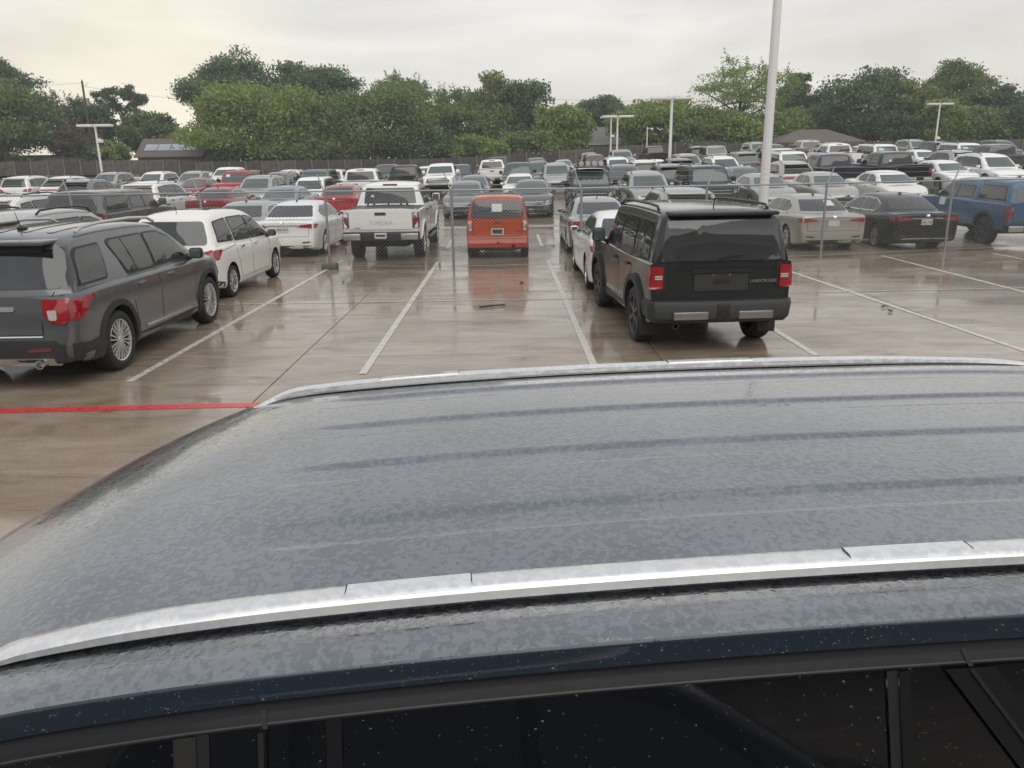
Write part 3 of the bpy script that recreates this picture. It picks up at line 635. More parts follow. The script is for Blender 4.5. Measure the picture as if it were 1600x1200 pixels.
def make_boxy_suv(detail=True):  # upright off-roader
    L = 4.92
    c = Car(dict(L=L, W=1.96, H=1.87, gc=.33, wheels=(.97, 3.82, .395, .255), rim='six', rim_m='alloy_dark', arch=1.16, arch_up=.03,
        plan=[(0, .975), (.04, .985), (.2, .995), (.6, 1), (L - .8, 1), (L - .4, .97), (L - .15, .91), (L, .82)],
        side=[(.0, .93), (.15, .955), (.4, .962), (.62, .965), (.82, .962)], sh=(.03, .012),
        deck=[(0, 1.22), (.6, 1.22), (3.3, 1.20), (3.7, 1.20), (4.5, 1.17), (4.8, 1.13), (L, 1.02)],
        rear=[(.25, .10), (.45, .06), (.75, .07), (1.2, .085)], front=[(.25, .14), (.45, .0), (.7, .01), (1.1, .04)],
        gh=[dict(prof=[(.10, 1.10), (.11, 1.3), (.155, 1.70), (.21, 1.80), (.40, 1.855), (1.5, 1.875), (2.6, 1.865), (2.85, 1.82), (3.0, 1.70), (3.42, 1.18)], zb=1.17, wb=.925, wr=.78, corner=.05, crown=.035, taper=.03)]))
    c.window_set([[(2.12, 1.22), (2.12, 1.70), (2.75, 1.70), (3.13, 1.23)], [(1.22, 1.22), (1.22, 1.71), (2.03, 1.71), (2.03, 1.22)], [(.36, 1.25), (.40, 1.70), (1.13, 1.71), (1.13, 1.22)]])
    c.tape('window_bar', [(1.0, 1.24), (1.0, 1.70)], 'S', .03, 'trim', .013)
    c.add('windscreen', sym([(.76, 1.26), (.68, 1.74)], .05), 'F', 'glass_clear', .006)
    c.add('rear_window', sym([(.80, 1.23), (.765, 1.44), (.725, 1.74)], .06), 'B', 'glass_grey', .010)
    b = bmesh.new(); box_bm(b, -.70, .70, .02 - L / 2, .36 - L / 2, 1.80, 1.85, .02); c.mesh('spoiler', b, 'trim' if detail else 'paint')
    c.add('lamp_frame', rp([(.735, .84), (.90, .84), (.90, 1.195), (.735, 1.195)], .03), 'B', 'trim', .006, both=True)
    c.add('tail_lamp', rp([(.775, .875), (.925, .875), (.925, 1.165), (.775, 1.165)], .025), 'B', 'red_lens', .030, both=True)
    c.add('tail_lamp', rp([(.03, .88), (.15, .88), (.14, 1.155), (.03, 1.16)], .02), 'S', 'red_lens', .012)
    c.arch_trim('plastic' if detail else 'paint', .085, .03, .045)
    c.gaps([[(2.08, .42), (2.08, 1.20)], [(1.18, 1.20), (1.20, .98), (1.42, .80), (1.50, .42)], [(3.25, 1.19), (3.30, .90), (3.28, .42)], [(1.50, .42), (3.28, .42)]])
    c.tape('door_handle', [(1.35, 1.06), (1.55, 1.065)], 'S', .035, 'trim', .03); c.tape('door_handle', [(2.22, 1.06), (2.42, 1.065)], 'S', .035, 'trim', .03)
    c.tape('wiper', [(-.05, 1.265), (.28, 1.31)], 'B', .022, 'trim', .03)
    c.mirrors(3.12, 1.32, 'trim', .21, .22)
    front_face(c, L, .80, 1.14, .6)
    for sg in (1, -1):
        pts = [(sg * .735, s - L / 2, z) for s, z in ((.55, 1.855), (.62, 1.90), (1.0, 1.915), (2.3, 1.915), (2.7, 1.89), (2.8, 1.84))]
        c.mesh('roof_rail', tube_bm(bmesh.new(), pts, .02, 8), 'trim')
    if not detail:
        c.add('bumper', sym([(.90, .42), (.93, .70)], .03), 'B', 'paint', .03); c.plate('B', 0, .98); c.add('bumper_insert', rect(-.6, .6, .40, .50), 'B', 'plastic', .04)
    return c
def offroader_rear(c):
    """rear dress of the dark off-roader in the second stall"""
    L = c.sp['L']
    bm = bmesh.new()      # bumper: one shaped bar with chamfered ends
    out = [(-.97, -.02), (-.90, -.15), (-.3, -.20), (.3, -.20), (.90, -.15), (.97, -.02), (.97, .30), (-.97, .30)]
    rows = [[bm.verts.new((x * sx, y * sy - L / 2 + .10, z)) for x, y in out] for z, sx, sy in ((.44, .93, .75), (.50, .98, 1), (.66, 1, 1.0), (.72, .985, .85))]
    for a, b in zip(rows, rows[1:]):
        for k in range(8): bm.faces.new((a[k], a[(k + 1) % 8], b[(k + 1) % 8], b[k]))
    bm.faces.new(rows[-1]); bm.faces.new(rows[0][::-1]); bmesh.ops.recalc_face_normals(bm, faces=bm.faces[:])
    c.mesh('bumper', bm, 'plastic', 25)
    for sg in (1, -1):
        b = bmesh.new(); box_bm(b, *sorted((sg * .20, sg * .66)), -L / 2 - .112, -L / 2 - .05, .49, .595, .012); c.mesh('bumper_insert', b, 'satin_dark')
    b = bmesh.new(); box_bm(b, -.085, .085, -L / 2 - .11, -L / 2 - .03, .46, .69, .01); c.mesh('tow_hitch', b, 'trim')
    b = bmesh.new(); box_bm(b, -.035, .035, -L / 2 - .118, -L / 2 - .10, .475, .545, .004); c.mesh('hitch_socket', b, 'seam', parent='tow_hitch')
    b = bmesh.new(); lathe_bm(b, [(0, .04), (.16, .042), (.16, .034), (.02, .03)], 14); b.transform(Matrix.Translation((-.58, -L / 2 + .12, .40)) @ Matrix.Rotation(rad(-100), 4, 'Z')); c.mesh('exhaust', b, 'alloy_dark')
    c.add('plate_recess', rp([(-.36, .84), (.36, .84), (.36, 1.07), (-.36, 1.07)], .02), 'B', 'plastic', .012)
    c.add('plate_handle', rect(-.40, .40, 1.075, 1.115, .015), 'B', 'trim', .035)
    c.add('emblem', rp([(-.12, .93), (.12, .93), (.10, .985), (-.10, .985)], .03), 'B', 'grille', .018)
    for a in (-.11, .11): c.add('plate_screw', rect(a - .012, a + .012, 1.03, 1.055, .005), 'B', 'chrome', .02)
    c.gaps([[(-.745, .74), (.745, .74), (.745, 1.165), (-.745, 1.165), (-.745, .74)]], 'B', .012)
    c.text('LANDCRUISER', 'B', .565, .955, .055, 'satin', .012)
    for z in (1.01, 1.04): c.add('reversing_lamp', rect(.785, .885, z - .01, z + .01, .004), 'B', 'clear_lens', .036, both=True)
    c.add('sill', [(1.48, .34), (3.25, .34), (3.25, .44), (1.48, .44)], 'S', 'plastic', .03)
    for s in c.sp['wheels'][:2]: c.blob('mud_flap', (.70, .95, s - .47, s - .44, .18, .48), 'plastic', .008)
    b = bmesh.new(); tube_bm(b, [(.0, .55 - L / 2, 1.88), (.0, .47 - L / 2, 2.02)], [.009, .004], 6); c.mesh('antenna', b, 'trim')
def make_minivan():
    L = 4.58
    c = Car(dict(L=L, W=1.77, H=1.64, gc=.20, wheels=(.86, 3.61, .315, .21), rim='ten', arch=1.13, side=[(.0, .950), (.10, .978), (.28, .974), (.48, .984), (.62, .996), (.70, 1.0), (.80, .990), (.90, .985)],
        deck=[(0, .98), (.1, 1.04), (.6, 1.06), (2.4, 1.0), (3.3, .97), (3.7, .97), (4.2, .88), (4.45, .76), (L, .66)],
        rear=[(.2, .12), (.35, .0), (.55, 0), (.66, .05), (1.05, .10)],
        gh=[dict(prof=[(.13, .98), (.16, 1.1), (.33, 1.48), (.44, 1.58), (.9, 1.625), (1.6, 1.64), (2.3, 1.60), (2.65, 1.50), (3.1, 1.25), (3.72, .95)], zb=1.0, wb=.86, wr=.66, corner=.05, crown=.05)]))
    c.window_set([[(2.12, 1.06), (2.10, 1.48), (2.40, 1.46), (2.65, 1.38), (3.22, 1.04)], [(1.22, 1.09), (1.20, 1.50), (2.03, 1.49), (2.04, 1.06)], [(.40, 1.13), (.52, 1.46), (1.10, 1.50), (1.12, 1.10)]])
    c.add('windscreen', sym([(.68, 1.06), (.58, 1.46)], .05), 'F', 'glass_clear', .006)
    c.add('rear_window', sym([(.69, 1.08), (.68, 1.2), (.59, 1.50)], .06), 'B', 'glass', .010)
    c.add('tail_lamp', rp([(.50, .86), (.80, .80), (.80, .985), (.62, .95)], .03), 'B', 'red_lens', .022, both=True)
    c.add('tail_lamp', rp([(.035, .80), (.20, .80), (.42, .975), (.035, .985)], .03), 'S', 'red_lens', .012)
    c.add('reversing_lamp', rp([(.58, .875), (.66, .865), (.68, .93), (.62, .93)], .02), 'B', 'clear_lens', .028, both=True)
    c.gaps([[(2.08, .34), (2.07, 1.04)], [(1.16, 1.06), (1.20, .80), (1.32, .60), (1.36, .34)], [(3.18, 1.0), (3.22, .7), (3.14, .34)], [(1.36, .33), (3.14, .33)], [(.16, .92), (1.18, 1.0)]])
    c.tape('door_handle', [(1.40, .93), (1.58, .935)], 'S', .032, 'chrome', .025); c.tape('door_handle', [(2.22, .92), (2.40, .925)], 'S', .032, 'chrome', .025)
    c.add('bumper_lower', sym([(.74, .26), (.80, .40)], .03), 'B', 'plastic', .014); c.plate('B', 0, .80)
    c.add('bumper_corner', rp([(.08, .27), (.40, .27), (.40, .36), (.08, .42)], .02), 'S', 'plastic', .012)
    b = bmesh.new(); tube_bm(b, [(0, .62 - L / 2, 1.62), (0, .52 - L / 2, 1.80)], [.008, .003], 6); c.mesh('antenna', b, 'trim')
    c.add('roof_panel', rp([(-.36, 1.15), (.36, 1.15), (.36, 2.0), (-.36, 2.0)], .05), 'T', 'glass', .006, step=.3)
    c.mirrors(3.05, 1.06, 'trim', .18, .14); front_face(c, L, .56, .86, .5); return c
def make_sedan():
    L = 4.95
    c = Car(dict(L=L, W=1.87, H=1.45, gc=.17, crown=.018, wheels=(1.06, 3.90, .335, .225), rim='twin', arch=1.12,
        deck=[(0, .96), (.06, 1.02), (.35, 1.035), (.8, 1.03), (1.4, .985), (2.4, .955), (3.3, .95), (3.8, .955), (4.4, .88), (4.75, .77), (L, .62)],
        rear=[(.17, .14), (.32, .02), (.5, 0), (.72, .04), (1.0, .02)], front=[(.2, .10), (.35, 0), (.6, .03), (.9, .14)],
        gh=[dict(prof=[(.62, 1.00), (1.0, 1.19), (1.42, 1.37), (1.8, 1.435), (2.25, 1.45), (2.7, 1.425), (2.98, 1.36), (3.4, 1.15), (3.95, .93)], zb=.97, wb=.84, wr=.60, corner=.05, crown=.045, taper=.12)], frame='chrome'))
    c.window_set([[(2.36, 1.01), (2.34, 1.345), (2.62, 1.34), (2.85, 1.29), (3.42, 1.01)], [(1.48, 1.03), (1.32, 1.20), (1.66, 1.325), (2.26, 1.35), (2.27, 1.01)]], .022)
    c.tape('window_bar', [(1.75, 1.02), (1.72, 1.34)], 'S', .03, 'trim', .013)
    c.add('windscreen', sym([(.70, 1.02), (.56, 1.335)], .05), 'F', 'glass_clear', .006)
    c.add('rear_window', sym([(.66, 1.085), (.54, 1.36)], .05), 'B', 'glass', .007)
    c.add('tail_lamp', rp([(.40, .86), (.815, .83), (.815, .945), (.50, .915)], .02), 'B', 'red_lens', .012, both=True)
    c.add('tail_lamp', rp([(.06, .83), (.16, .83), (.36, .93), (.06, .95)], .02), 'S', 'red_lens', .010)
    c.tape('boot_trim', [(-.42, .90), (.42, .90)], 'B', .022, 'chrome', .012)
    c.add('bumper_lower', sym([(.70, .22), (.78, .36)], .04), 'B', 'plastic', .012)
    c.add('reflector', rp([(.52, .42), (.74, .44), (.74, .475), (.52, .455)], .01), 'B', 'red_deep', .010, both=True)
    c.gaps([[(2.31, .30), (2.31, 1.0)], [(1.40, 1.02), (1.42, .80), (1.52, .62), (1.56, .30)], [(3.36, .96), (3.40, .7), (3.36, .30)], [(1.56, .29), (3.36, .29)]])
    c.gaps([[(-.74, 1.0), (-.70, .60), (.70, .60), (.74, 1.0)]], 'B', .009)
    c.tape('door_handle', [(1.62, .865), (1.80, .87)], 'S', .028, 'chrome', .022); c.tape('door_handle', [(2.48, .865), (2.66, .87)], 'S', .028, 'chrome', .022)
    b = bmesh.new()
    v = [b.verts.new(p) for p in ((-.012, 1.62 - L / 2, 1.44), (.012, 1.62 - L / 2, 1.44), (.008, 1.84 - L / 2, 1.465), (-.008, 1.84 - L / 2, 1.465), (-.004, 1.60 - L / 2, 1.525), (.004, 1.60 - L / 2, 1.525))]
    for f in ((0, 1, 5, 4), (1, 2, 5), (0, 4, 3), (3, 4, 5, 2), (0, 3, 2, 1)): b.faces.new([v[i] for i in f])
    c.mesh('antenna_fin', b, 'trim')
    c.add('emblem', rp([(-.055, .945), (.055, .945), (.055, .995), (-.055, .995)], .025), 'B', 'chrome', .010)
    c.mirrors(3.28, 1.02, 'paint', .17, .12); front_face(c, L, .50, .84, .56, 'chrome'); return c
def pickup(shell=False):
    L = 5.93 if not shell else 5.39
    k = 1.0 if not shell else .91; Wd = 2.03 if not shell else 1.91; wr_ = .425 if not shell else .40
    zr = 1.98 if not shell else 1.80; bz = 1.37 if not shell else 1.24; cab0 = 1.78 if not shell else 1.70; h = Wd / 2
    gh = [dict(prof=[(cab0, bz - .1), (cab0 + .03, bz + .05), (cab0 + .12, zr - .12), (cab0 + .22, zr - .03), (cab0 + .8, zr), (cab0 + 1.4, zr - .01), (cab0 + 1.65, zr - .07), (cab0 + 1.95, zr - .27), (cab0 + 2.45, bz - .04)], zb=bz, wb=h * .93, wr=h * .74, corner=.05, crown=.04, taper=.02)]
    if shell: gh.append(dict(prof=[(.10, bz - .1), (.13, bz + .05), (.28, zr - .05), (.40, zr + .015), (1.0, zr + .03), (1.55, zr + .03), (1.66, zr - .0), (1.68, bz - .05)], zb=bz, wb=h * .93, wr=h * .80, corner=.05, crown=.04, taper=.01))
    c = Car(dict(L=L, W=Wd, H=zr, gc=.52 if not shell else .46, wheels=((1.24, 4.93, wr_, .285) if not shell else (1.10, 4.33, wr_, .275)), rim='six', rim_m='alloy' if not shell else 'alloy_dark', arch=1.16, arch_up=.05,
        plan=[(0, .955), (.04, .975), (.2, .985), (.6, .99), (L - .9, .99), (L - .4, .97), (L - .15, .92), (L, .85)],
        side=[(.0, .965), (.15, .98), (.4, .995), (.62, 1.0), (.82, .985)],
        deck=[(0, bz), (cab0 + 2.2, bz), (cab0 + 2.5, bz - .02), (L - .35, bz - .08), (L - .12, bz - .14), (L, bz - .26)],
        rear=[(.5, .04), (.9, .02), (1.3, .03)], front=[(.5, .08), (.8, 0), (1.2, .06)], gh=gh))
    z0 = bz + .05; zt = zr - .20
    c.window_set([[(cab0 + 1.10, z0), (cab0 + 1.10, zt + .01), (cab0 + 1.52, zt), (cab0 + 2.08, z0 + .01)], [(cab0 + .22, z0 + .02), (cab0 + .27, zt), (cab0 + 1.0, zt + .01), (cab0 + 1.0, z0)]])
    if shell: c.window_set([[(.32, z0 + .03), (.44, zt + .06), (1.55, zt + .06), (1.58, z0 + .03)]]); c.add('rear_window', sym([(h * .72, bz + .06), (h * .66, zr - .16)], .05), 'B', 'glass', .008)
    else:
        c.add('rear_window', sym([(h * .72, bz + .06), (h * .66, zr - .13)], .05), 'B', 'glass', .008)
        c.add('bed_cover', rp([(-h * .80, .10), (h * .80, .10), (h * .80, cab0 - .04), (-h * .80, cab0 - .04)], .04), 'T', 'trim', .004, step=.4)
        c.add('bed_rail', [(h * .80, .06), (h * .93, .06), (h * .93, cab0), (h * .80, cab0)], 'T', 'plastic', .012, both=True, step=.5)
        c.add('brake_lamp', rect(-.20, .20, zr - .075, zr - .03, .015), 'B', 'red_deep', .006)
    c.add('windscreen', sym([(h * .78, bz + .06), (h * .66, zr - .16)], .05), 'F', 'glass_clear', .006)
    c.add('tailgate', rp([(-h * .80, bz - .50), (h * .80, bz - .50), (h * .80, bz - .02), (-h * .80, bz - .02)], .02), 'B', 'paint', .022)
    c.add('tail_lamp', rp([(h * .815, bz - .47), (h * .965, bz - .47), (h * .96, bz - .07), (h * .815, bz - .07)], .02), 'B', 'red_lens' if shell else 'red_deep', .016, both=True)
    c.add('tail_lamp', rp([(.02, bz - .465), (.11, bz - .465), (.13, bz - .075), (.02, bz - .075)], .01), 'S', 'red_lens' if shell else 'red_deep', .012)
    c.add('tailgate_handle', rp([(-.15, bz - .145), (.15, bz - .145), (.15, bz - .07), (-.15, bz - .07)], .03), 'B', 'trim', .030)
    zb = bz - .56
    b = bmesh.new(); box_bm(b, -h * .98, h * .98, -L / 2 - .10, -L / 2 + .2, zb - .22, zb - .0, .03); c.mesh('rear_bumper', b, 'trim')
    for sg in (1, -1):
        b = bmesh.new(); box_bm(b, *sorted((sg * h * .52, sg * h * .96)), -L / 2 - .125, -L / 2 - .02, zb - .20, zb - .035, .02); c.mesh('bumper_end', b, 'satin')
    b = bmesh.new(); box_bm(b, -.155, .155, -L / 2 - .118, -L / 2 - .10, zb - .17, zb - .02, .003); c.mesh('licence_plate', b, 'plate')
    b = bmesh.new(); box_bm(b, -.12, .12, -L / 2 - .121, -L / 2 - .115, zb - .115, zb - .06, .001); c.mesh('plate_lettering', b, 'plate_ink')
    b = bmesh.new(); box_bm(b, -.62, .62, 0.75 - L / 2, 2.2 - L / 2, .34, .60, .05); tube_bm(b, [(-.75, c.sp['wheels'][0] - L / 2, wr_), (.75, c.sp['wheels'][0] - L / 2, wr_)], .07, 8)
    tube_bm(b, [(.45, .1 - L / 2, .45), (.45, 1.9 - L / 2, .45)], .04, 8); c.mesh('underframe', b, 'under')
    for sg in (1, -1):
        b = bmesh.new(); box_bm(b, *sorted((sg * (h - .02), sg * (h + .08))), cab0 + .1 - L / 2, cab0 + 1.95 - L / 2, .44, .51, .02); c.mesh('running_board', b, 'trim')
    c.arch_trim('paint' if not shell else 'plastic', .07, .03, .025)
    c.gaps([[(cab0 + 1.05, .60), (cab0 + 1.05, z0)], [(cab0 + .14, .60), (cab0 + .14, z0)], [(cab0 + 2.12, .60), (cab0 + 2.15, bz - .02)], [(cab0 - .01, .60), (cab0 - .01, bz)], [(cab0 + .14, .60), (cab0 + 2.12, .60)]])
    c.tape('door_handle', [(cab0 + .26, bz - .12), (cab0 + .46, bz - .12)], 'S', .04, 'trim', .03); c.tape('door_handle', [(cab0 + 1.17, bz - .12), (cab0 + 1.37, bz - .12)], 'S', .04, 'trim', .03)
    c.mirrors(cab0 + 2.02, bz + .13, 'trim' if shell else 'paint', .22, .22)
    zg = bz - .52
    c.add('grille', sym([(h * .62, zg), (h * .72, zg + .20), (h * .58, bz - .21)], .05), 'F', 'grille', .012)
    for j in range(3): c.tape('grille_bar', [(-h * .60, zg + .06 + j * .085), (h * .60, zg + .06 + j * .085)], 'F', .03, 'chrome', .018)
    c.tape('grille_frame', [(-h * .62, zg), (h * .62, zg), (h * .74, zg + .18), (h * .60, bz - .2), (-h * .60, bz - .2), (-h * .74, zg + .18), (-h * .62, zg)], 'F', .045, 'chrome', .022)
    c.add('headlamp', rp([(h * .72, bz - .42), (h * .95, bz - .40), (h * .95, bz - .20), (h * .68, bz - .22)], .03), 'F', 'head_lens', .012, both=True)
    c.add('front_bumper', sym([(h * .80, .56), (h * .88, zg - .06)], .04), 'F', 'trim', .03)
    return c
def make_hatch():                # small upright box
    L = 3.95
    c = Car(dict(L=L, W=1.69, H=1.64, gc=.19, wheels=(.62, 3.12, .30, .195), rim='steel', arch=1.13,
        plan=[(0, .94), (.05, .965), (.2, .985), (.6, 1), (L - .8, 1), (L - .4, .96), (L - .15, .90), (L, .80)],
        deck=[(0, .98), (.1, 1.03), (.6, 1.03), (2.8, 1.0), (3.2, 1.0), (3.6, .93), (3.8, .84), (L, .72)],
        rear=[(.2, .12), (.34, .03), (.42, .0), (.56, 0), (.60, .06), (1.1, .075)],
        gh=[dict(prof=[(.085, .95), (.10, 1.15), (.17, 1.48), (.22, 1.57), (.40, 1.625), (1.2, 1.64), (2.2, 1.63), (2.5, 1.57), (2.75, 1.42), (3.2, .97)], zb=1.0, wb=.80, wr=.67, corner=.045, crown=.03, taper=.03)]))
    c.window_set([[(1.82, 1.06), (1.80, 1.49), (2.30, 1.48), (2.50, 1.40), (2.85, 1.05)], [(.98, 1.06), (.98, 1.50), (1.72, 1.50), (1.73, 1.06)], [(.32, 1.10), (.38, 1.48), (.88, 1.50), (.88, 1.07)]])
    c.add('windscreen', sym([(.66, 1.06), (.60, 1.48)], .05), 'F', 'glass_clear', .006)
    c.add('rear_window', sym([(.70, 1.075), (.685, 1.25), (.625, 1.54)], .06), 'B', 'glass', .010)
    c.gaps([[(1.77, .32), (1.77, 1.04)], [(.92, 1.04), (.95, .8), (1.10, .60), (1.12, .32)], [(2.78, 1.0), (2.80, .6), (2.72, .32)], [(1.12, .31), (2.72, .31)]])
    c.gaps([[(-.64, 1.06), (-.64, .66), (-.58, .60), (.58, .60), (.64, .66), (.64, 1.06)]], 'B', .011)
    c.tape('door_handle', [(1.05, .93), (1.22, .93)], 'S', .035, 'trim', .022); c.tape('door_handle', [(1.88, .93), (2.05, .93)], 'S', .035, 'trim', .022)
    c.mirrors(2.72, 1.08, 'paint', .17, .13); front_face(c, L, .56, .88, .5); return c
def hatch_rear(c):
    L = c.sp['L']
    for z in (.985, .945, .905, .865): c.add('tail_lamp', rp([(.675, z - .013), (.762, z - .013), (.76, z + .018), (.675, z + .018)], .008), 'B', 'clear_lens', .016, both=True)
    c.add('tail_lamp_body', rp([(.665, .74), (.77, .74), (.768, 1.0), (.665, 1.0)], .015), 'B', 'plastic', .008, both=True)
    c.add('tail_lamp', rp([(.675, .755), (.765, .755), (.762, .835), (.675, .835)], .01), 'B', 'clear_lens', .018, both=True)
    c.add('bumper_step', sym([(.79, .555), (.79, .59)], .01), 'B', 'paint', .028)
    c.add('bumper_step', sym([(.76, .335), (.77, .365)], .01), 'B', 'paint', .024)
    c.add('bumper_lower', sym([(.72, .23), (.75, .325)], .03), 'B', 'plastic', .012)
    c.add('bumper_recess', rp([(.36, .33), (.48, .33), (.45, .40), (.39, .40)], .02), 'B', 'seam', .032)
    c.add('tow_eye', rect(-.02, .04, .42, .47, .01), 'B', 'seam', .014)
    c.add('plate_strip', rp([(-.235, .835), (.235, .835), (.235, .865), (-.235, .865)], .008), 'B', 'paint', .03)
    c.add('emblem', rp([(-.07, .955), (.07, .955), (.07, 1.005), (-.07, 1.005)], .025), 'B', 'chrome', .012)
    c.add('badge', rp([(.50, .74), (.60, .735), (.60, .76), (.52, .765)], .008), 'B', 'chrome', .010)
    c.plate('B', 0, .735, None, .33, .165); c.add('plate_field', rect(-.135, .135, .675, .79, .01), 'B', 'hub', .016)
    c.add('parking_permit', rp([(-.14, 1.245), (.13, 1.245), (.13, 1.445), (-.14, 1.445)], .015), 'B', 'card', .013)
def make_suv(kind='mid'):         # rounded two-row SUV / raked crossover
    L = 4.75; rk = 1 if kind == 'rake' else 0; H = 1.74 - .06 * rk
    prof = [(.12, 1.0), (.16, 1.13), (.36 + .22 * rk, 1.52 - .04 * rk), (.48 + .3 * rk, H - .09), (1.1 + .1 * rk, H - .015), (1.9, H), (2.5, H - .03), (2.8, H - .1), (3.1, H - .28), (3.70, 1.05)]
    c = Car(dict(L=L, W=1.91, H=H, gc=.23, wheels=(.95, 3.78, .365, .235), rim='five', arch=1.14, side=[(.0, .950), (.10, .978), (.28, .974), (.48, .984), (.62, .996), (.70, 1.0), (.80, .990), (.90, .985)],
        deck=[(0, 1.02), (.1, 1.09), (.6, 1.11), (2.4, 1.07), (3.3, 1.06), (3.7, 1.06), (4.2, 1.0), (4.5, .92), (4.67, .8), (L, .70)],
        rear=[(.2, .14), (.36, .02), (.5, 0), (.62, 0), (.72, .045), (1.1, .09)], front=[(.2, .12), (.4, 0), (.7, .02), (1.0, .10)],
        gh=[dict(prof=prof, zb=1.08, wb=.905, wr=.70, corner=.05, crown=.05)]))
    c.window_set([[(2.22, 1.13), (2.20, H - .16), (2.55, H - .18), (2.82, H - .27), (3.28, 1.13)], [(1.25, 1.14), (1.22, H - .16), (2.12, H - .155), (2.14, 1.13)], [(.55 + .15 * rk, 1.19), (.66 + .25 * rk, H - .22 - .08 * rk), (1.13, H - .17), (1.15, 1.16)]])
    c.add('windscreen', sym([(.70, 1.14), (.60, H - .15)], .05), 'F', 'glass_clear', .006)
    c.add('rear_window', sym([(.74, 1.13), (.72, 1.22), (.62, H - .20)], .05), 'B', 'glass', .008)
    b = bmesh.new(); box_bm(b, -.62, .62, .22 + .2 * rk - L / 2, .66 + .2 * rk - L / 2, H - .115, H - .07, .018); c.mesh('spoiler', b, 'paint')
    if rk: c.add('tail_lamp', sym([(.82, .90), (.82, .98)], .02), 'B', 'red_lens', .012)
    else: c.add('tail_lamp', rp([(.55, .86), (.83, .84), (.83, 1.03), (.66, 1.01)], .03), 'B', 'red_lens', .012, both=True)
    c.add('tail_lamp', rp([(.07, .84), (.22, .88), (.42, 1.02), (.07, 1.05)], .02), 'S', 'red_lens', .012)
    c.add('bumper_lower', sym([(.86, .28), (.90, .50)], .03), 'B', 'plastic', .018); c.plate('B', 0, .80)
    c.add('sill', [(1.42, .25), (3.30, .25), (3.28, .36), (1.45, .36)], 'S', 'plastic', .012)
    c.arch_trim(w=.05)
    c.gaps([[(2.17, .38), (2.17, 1.1)], [(1.2, 1.12), (1.22, .9), (1.4, .75), (1.46, .38)], [(3.26, 1.08), (3.3, .7), (3.26, .38)]])
    c.tape('door_handle', [(1.42, .97), (1.60, .975)], 'S', .03, 'trim', .025); c.tape('door_handle', [(2.30, .97), (2.48, .975)], 'S', .03, 'trim', .025)
    for sg in (1, -1):
        pts = [(sg * .655, s - L / 2, H + dz) for s, dz in ((.9, -.02), (1.02, .045), (1.6, .065), (2.3, .055), (2.6, .02), (2.72, -.06))]
        c.mesh('roof_rail', tube_bm(bmesh.new(), pts, .02, 8), 'trim')
    c.mirrors(3.15, 1.16, 'paint', .19, .15); front_face(c, L, .60, .95, .56, 'chrome' if not rk else 'trim'); return c
# ------------------------------------------------------------------ ground
def concrete():
    m = mat('wet_concrete', (0.2, 0.17, 0.14), 0.3); t, b = nodes(m)
    oi = N(t, 'ShaderNodeObjectInfo'); c = N(t, 'ShaderNodeTexCoord'); geo = N(t, 'ShaderNodeNewGeometry')
    big = N(t, 'ShaderNodeTexNoise'); big.inputs['Scale'].default_value = 0.45; big.inputs['Detail'].default_value = 5; big.inputs['Roughness'].default_value = .6
    q = N(t, 'ShaderNodeMapping'); q.inputs['Scale'].default_value = (.8, 1.5, 1); t.links.new(geo.outputs['Position'], q.inputs[0]); t.links.new(q.outputs[0], big.inputs['Vector'])
    fine = N(t, 'ShaderNodeTexNoise'); fine.inputs['Scale'].default_value = 40; fine.inputs['Detail'].default_value = 6; fine.inputs['Roughness'].default_value = .7
    t.links.new(geo.outputs['Position'], fine.inputs['Vector'])
    st = N(t, 'ShaderNodeTexNoise'); st.inputs['Scale'].default_value = 1.6; st.inputs['Detail'].default_value = 6; st.inputs['Roughness'].default_value = .65; st.inputs['Distortion'].default_value = .8
    q2 = N(t, 'ShaderNodeMapping'); q2.inputs['Scale'].default_value = (.55, 1.4, 1); q2.inputs['Location'].default_value = (3.1, 7.7, 0); t.links.new(geo.outputs['Position'], q2.inputs[0]); t.links.new(q2.outputs[0], st.inputs['Vector'])
    base = ramp(t, st.outputs[0], [(.25, (.130, .094, .065)), (.43, (.262, .202, .147)), (.60, (.335, .268, .202)), (.78, (.39, .325, .255))])
    v = mth(t, 'ADD', mth(t, 'MULTIPLY', oi.outputs['Random'], .20), .88); f2 = mrange(t, fine.outputs[0], .3, .7, .82, 1.12)
    k = N(t, 'ShaderNodeVectorMath', operation='SCALE'); t.links.new(base, k.inputs[0]); t.links.new(mth(t, 'MULTIPLY', v, f2), k.inputs['Scale'])
    t.links.new(k.outputs[0], b.inputs['Base Color'])
    # standing water where the low noise dips, damp film elsewhere
    wet = mrange(t, big.outputs[0], .40, .58, 0.0, 1.0)
    wet2 = mrange(t, st.outputs[0], .35, .65, -.2, .35)
    w = N(t, 'ShaderNodeMath', operation='ADD', use_clamp=True); t.links.new(wet, w.inputs[0]); t.links.new(wet2, w.inputs[1])
    t.links.new(mrange(t, w.outputs[0], 0, 1, .25, .07), b.inputs['Roughness'])
    b.inputs['Coat Weight'].default_value = 0.0
    b.inputs['Specular IOR Level'].default_value = .62
    bn = N(t, 'ShaderNodeBump'); bn.inputs['Distance'].default_value = .004; t.links.new(mrange(t, w.outputs[0], 0, 1, .22, .02), bn.inputs['Strength'])
    t.links.new(fine.outputs[0], bn.inputs['Height']); t.links.new(bn.outputs[0], b.inputs['Normal'])
    return m
MC = concrete()
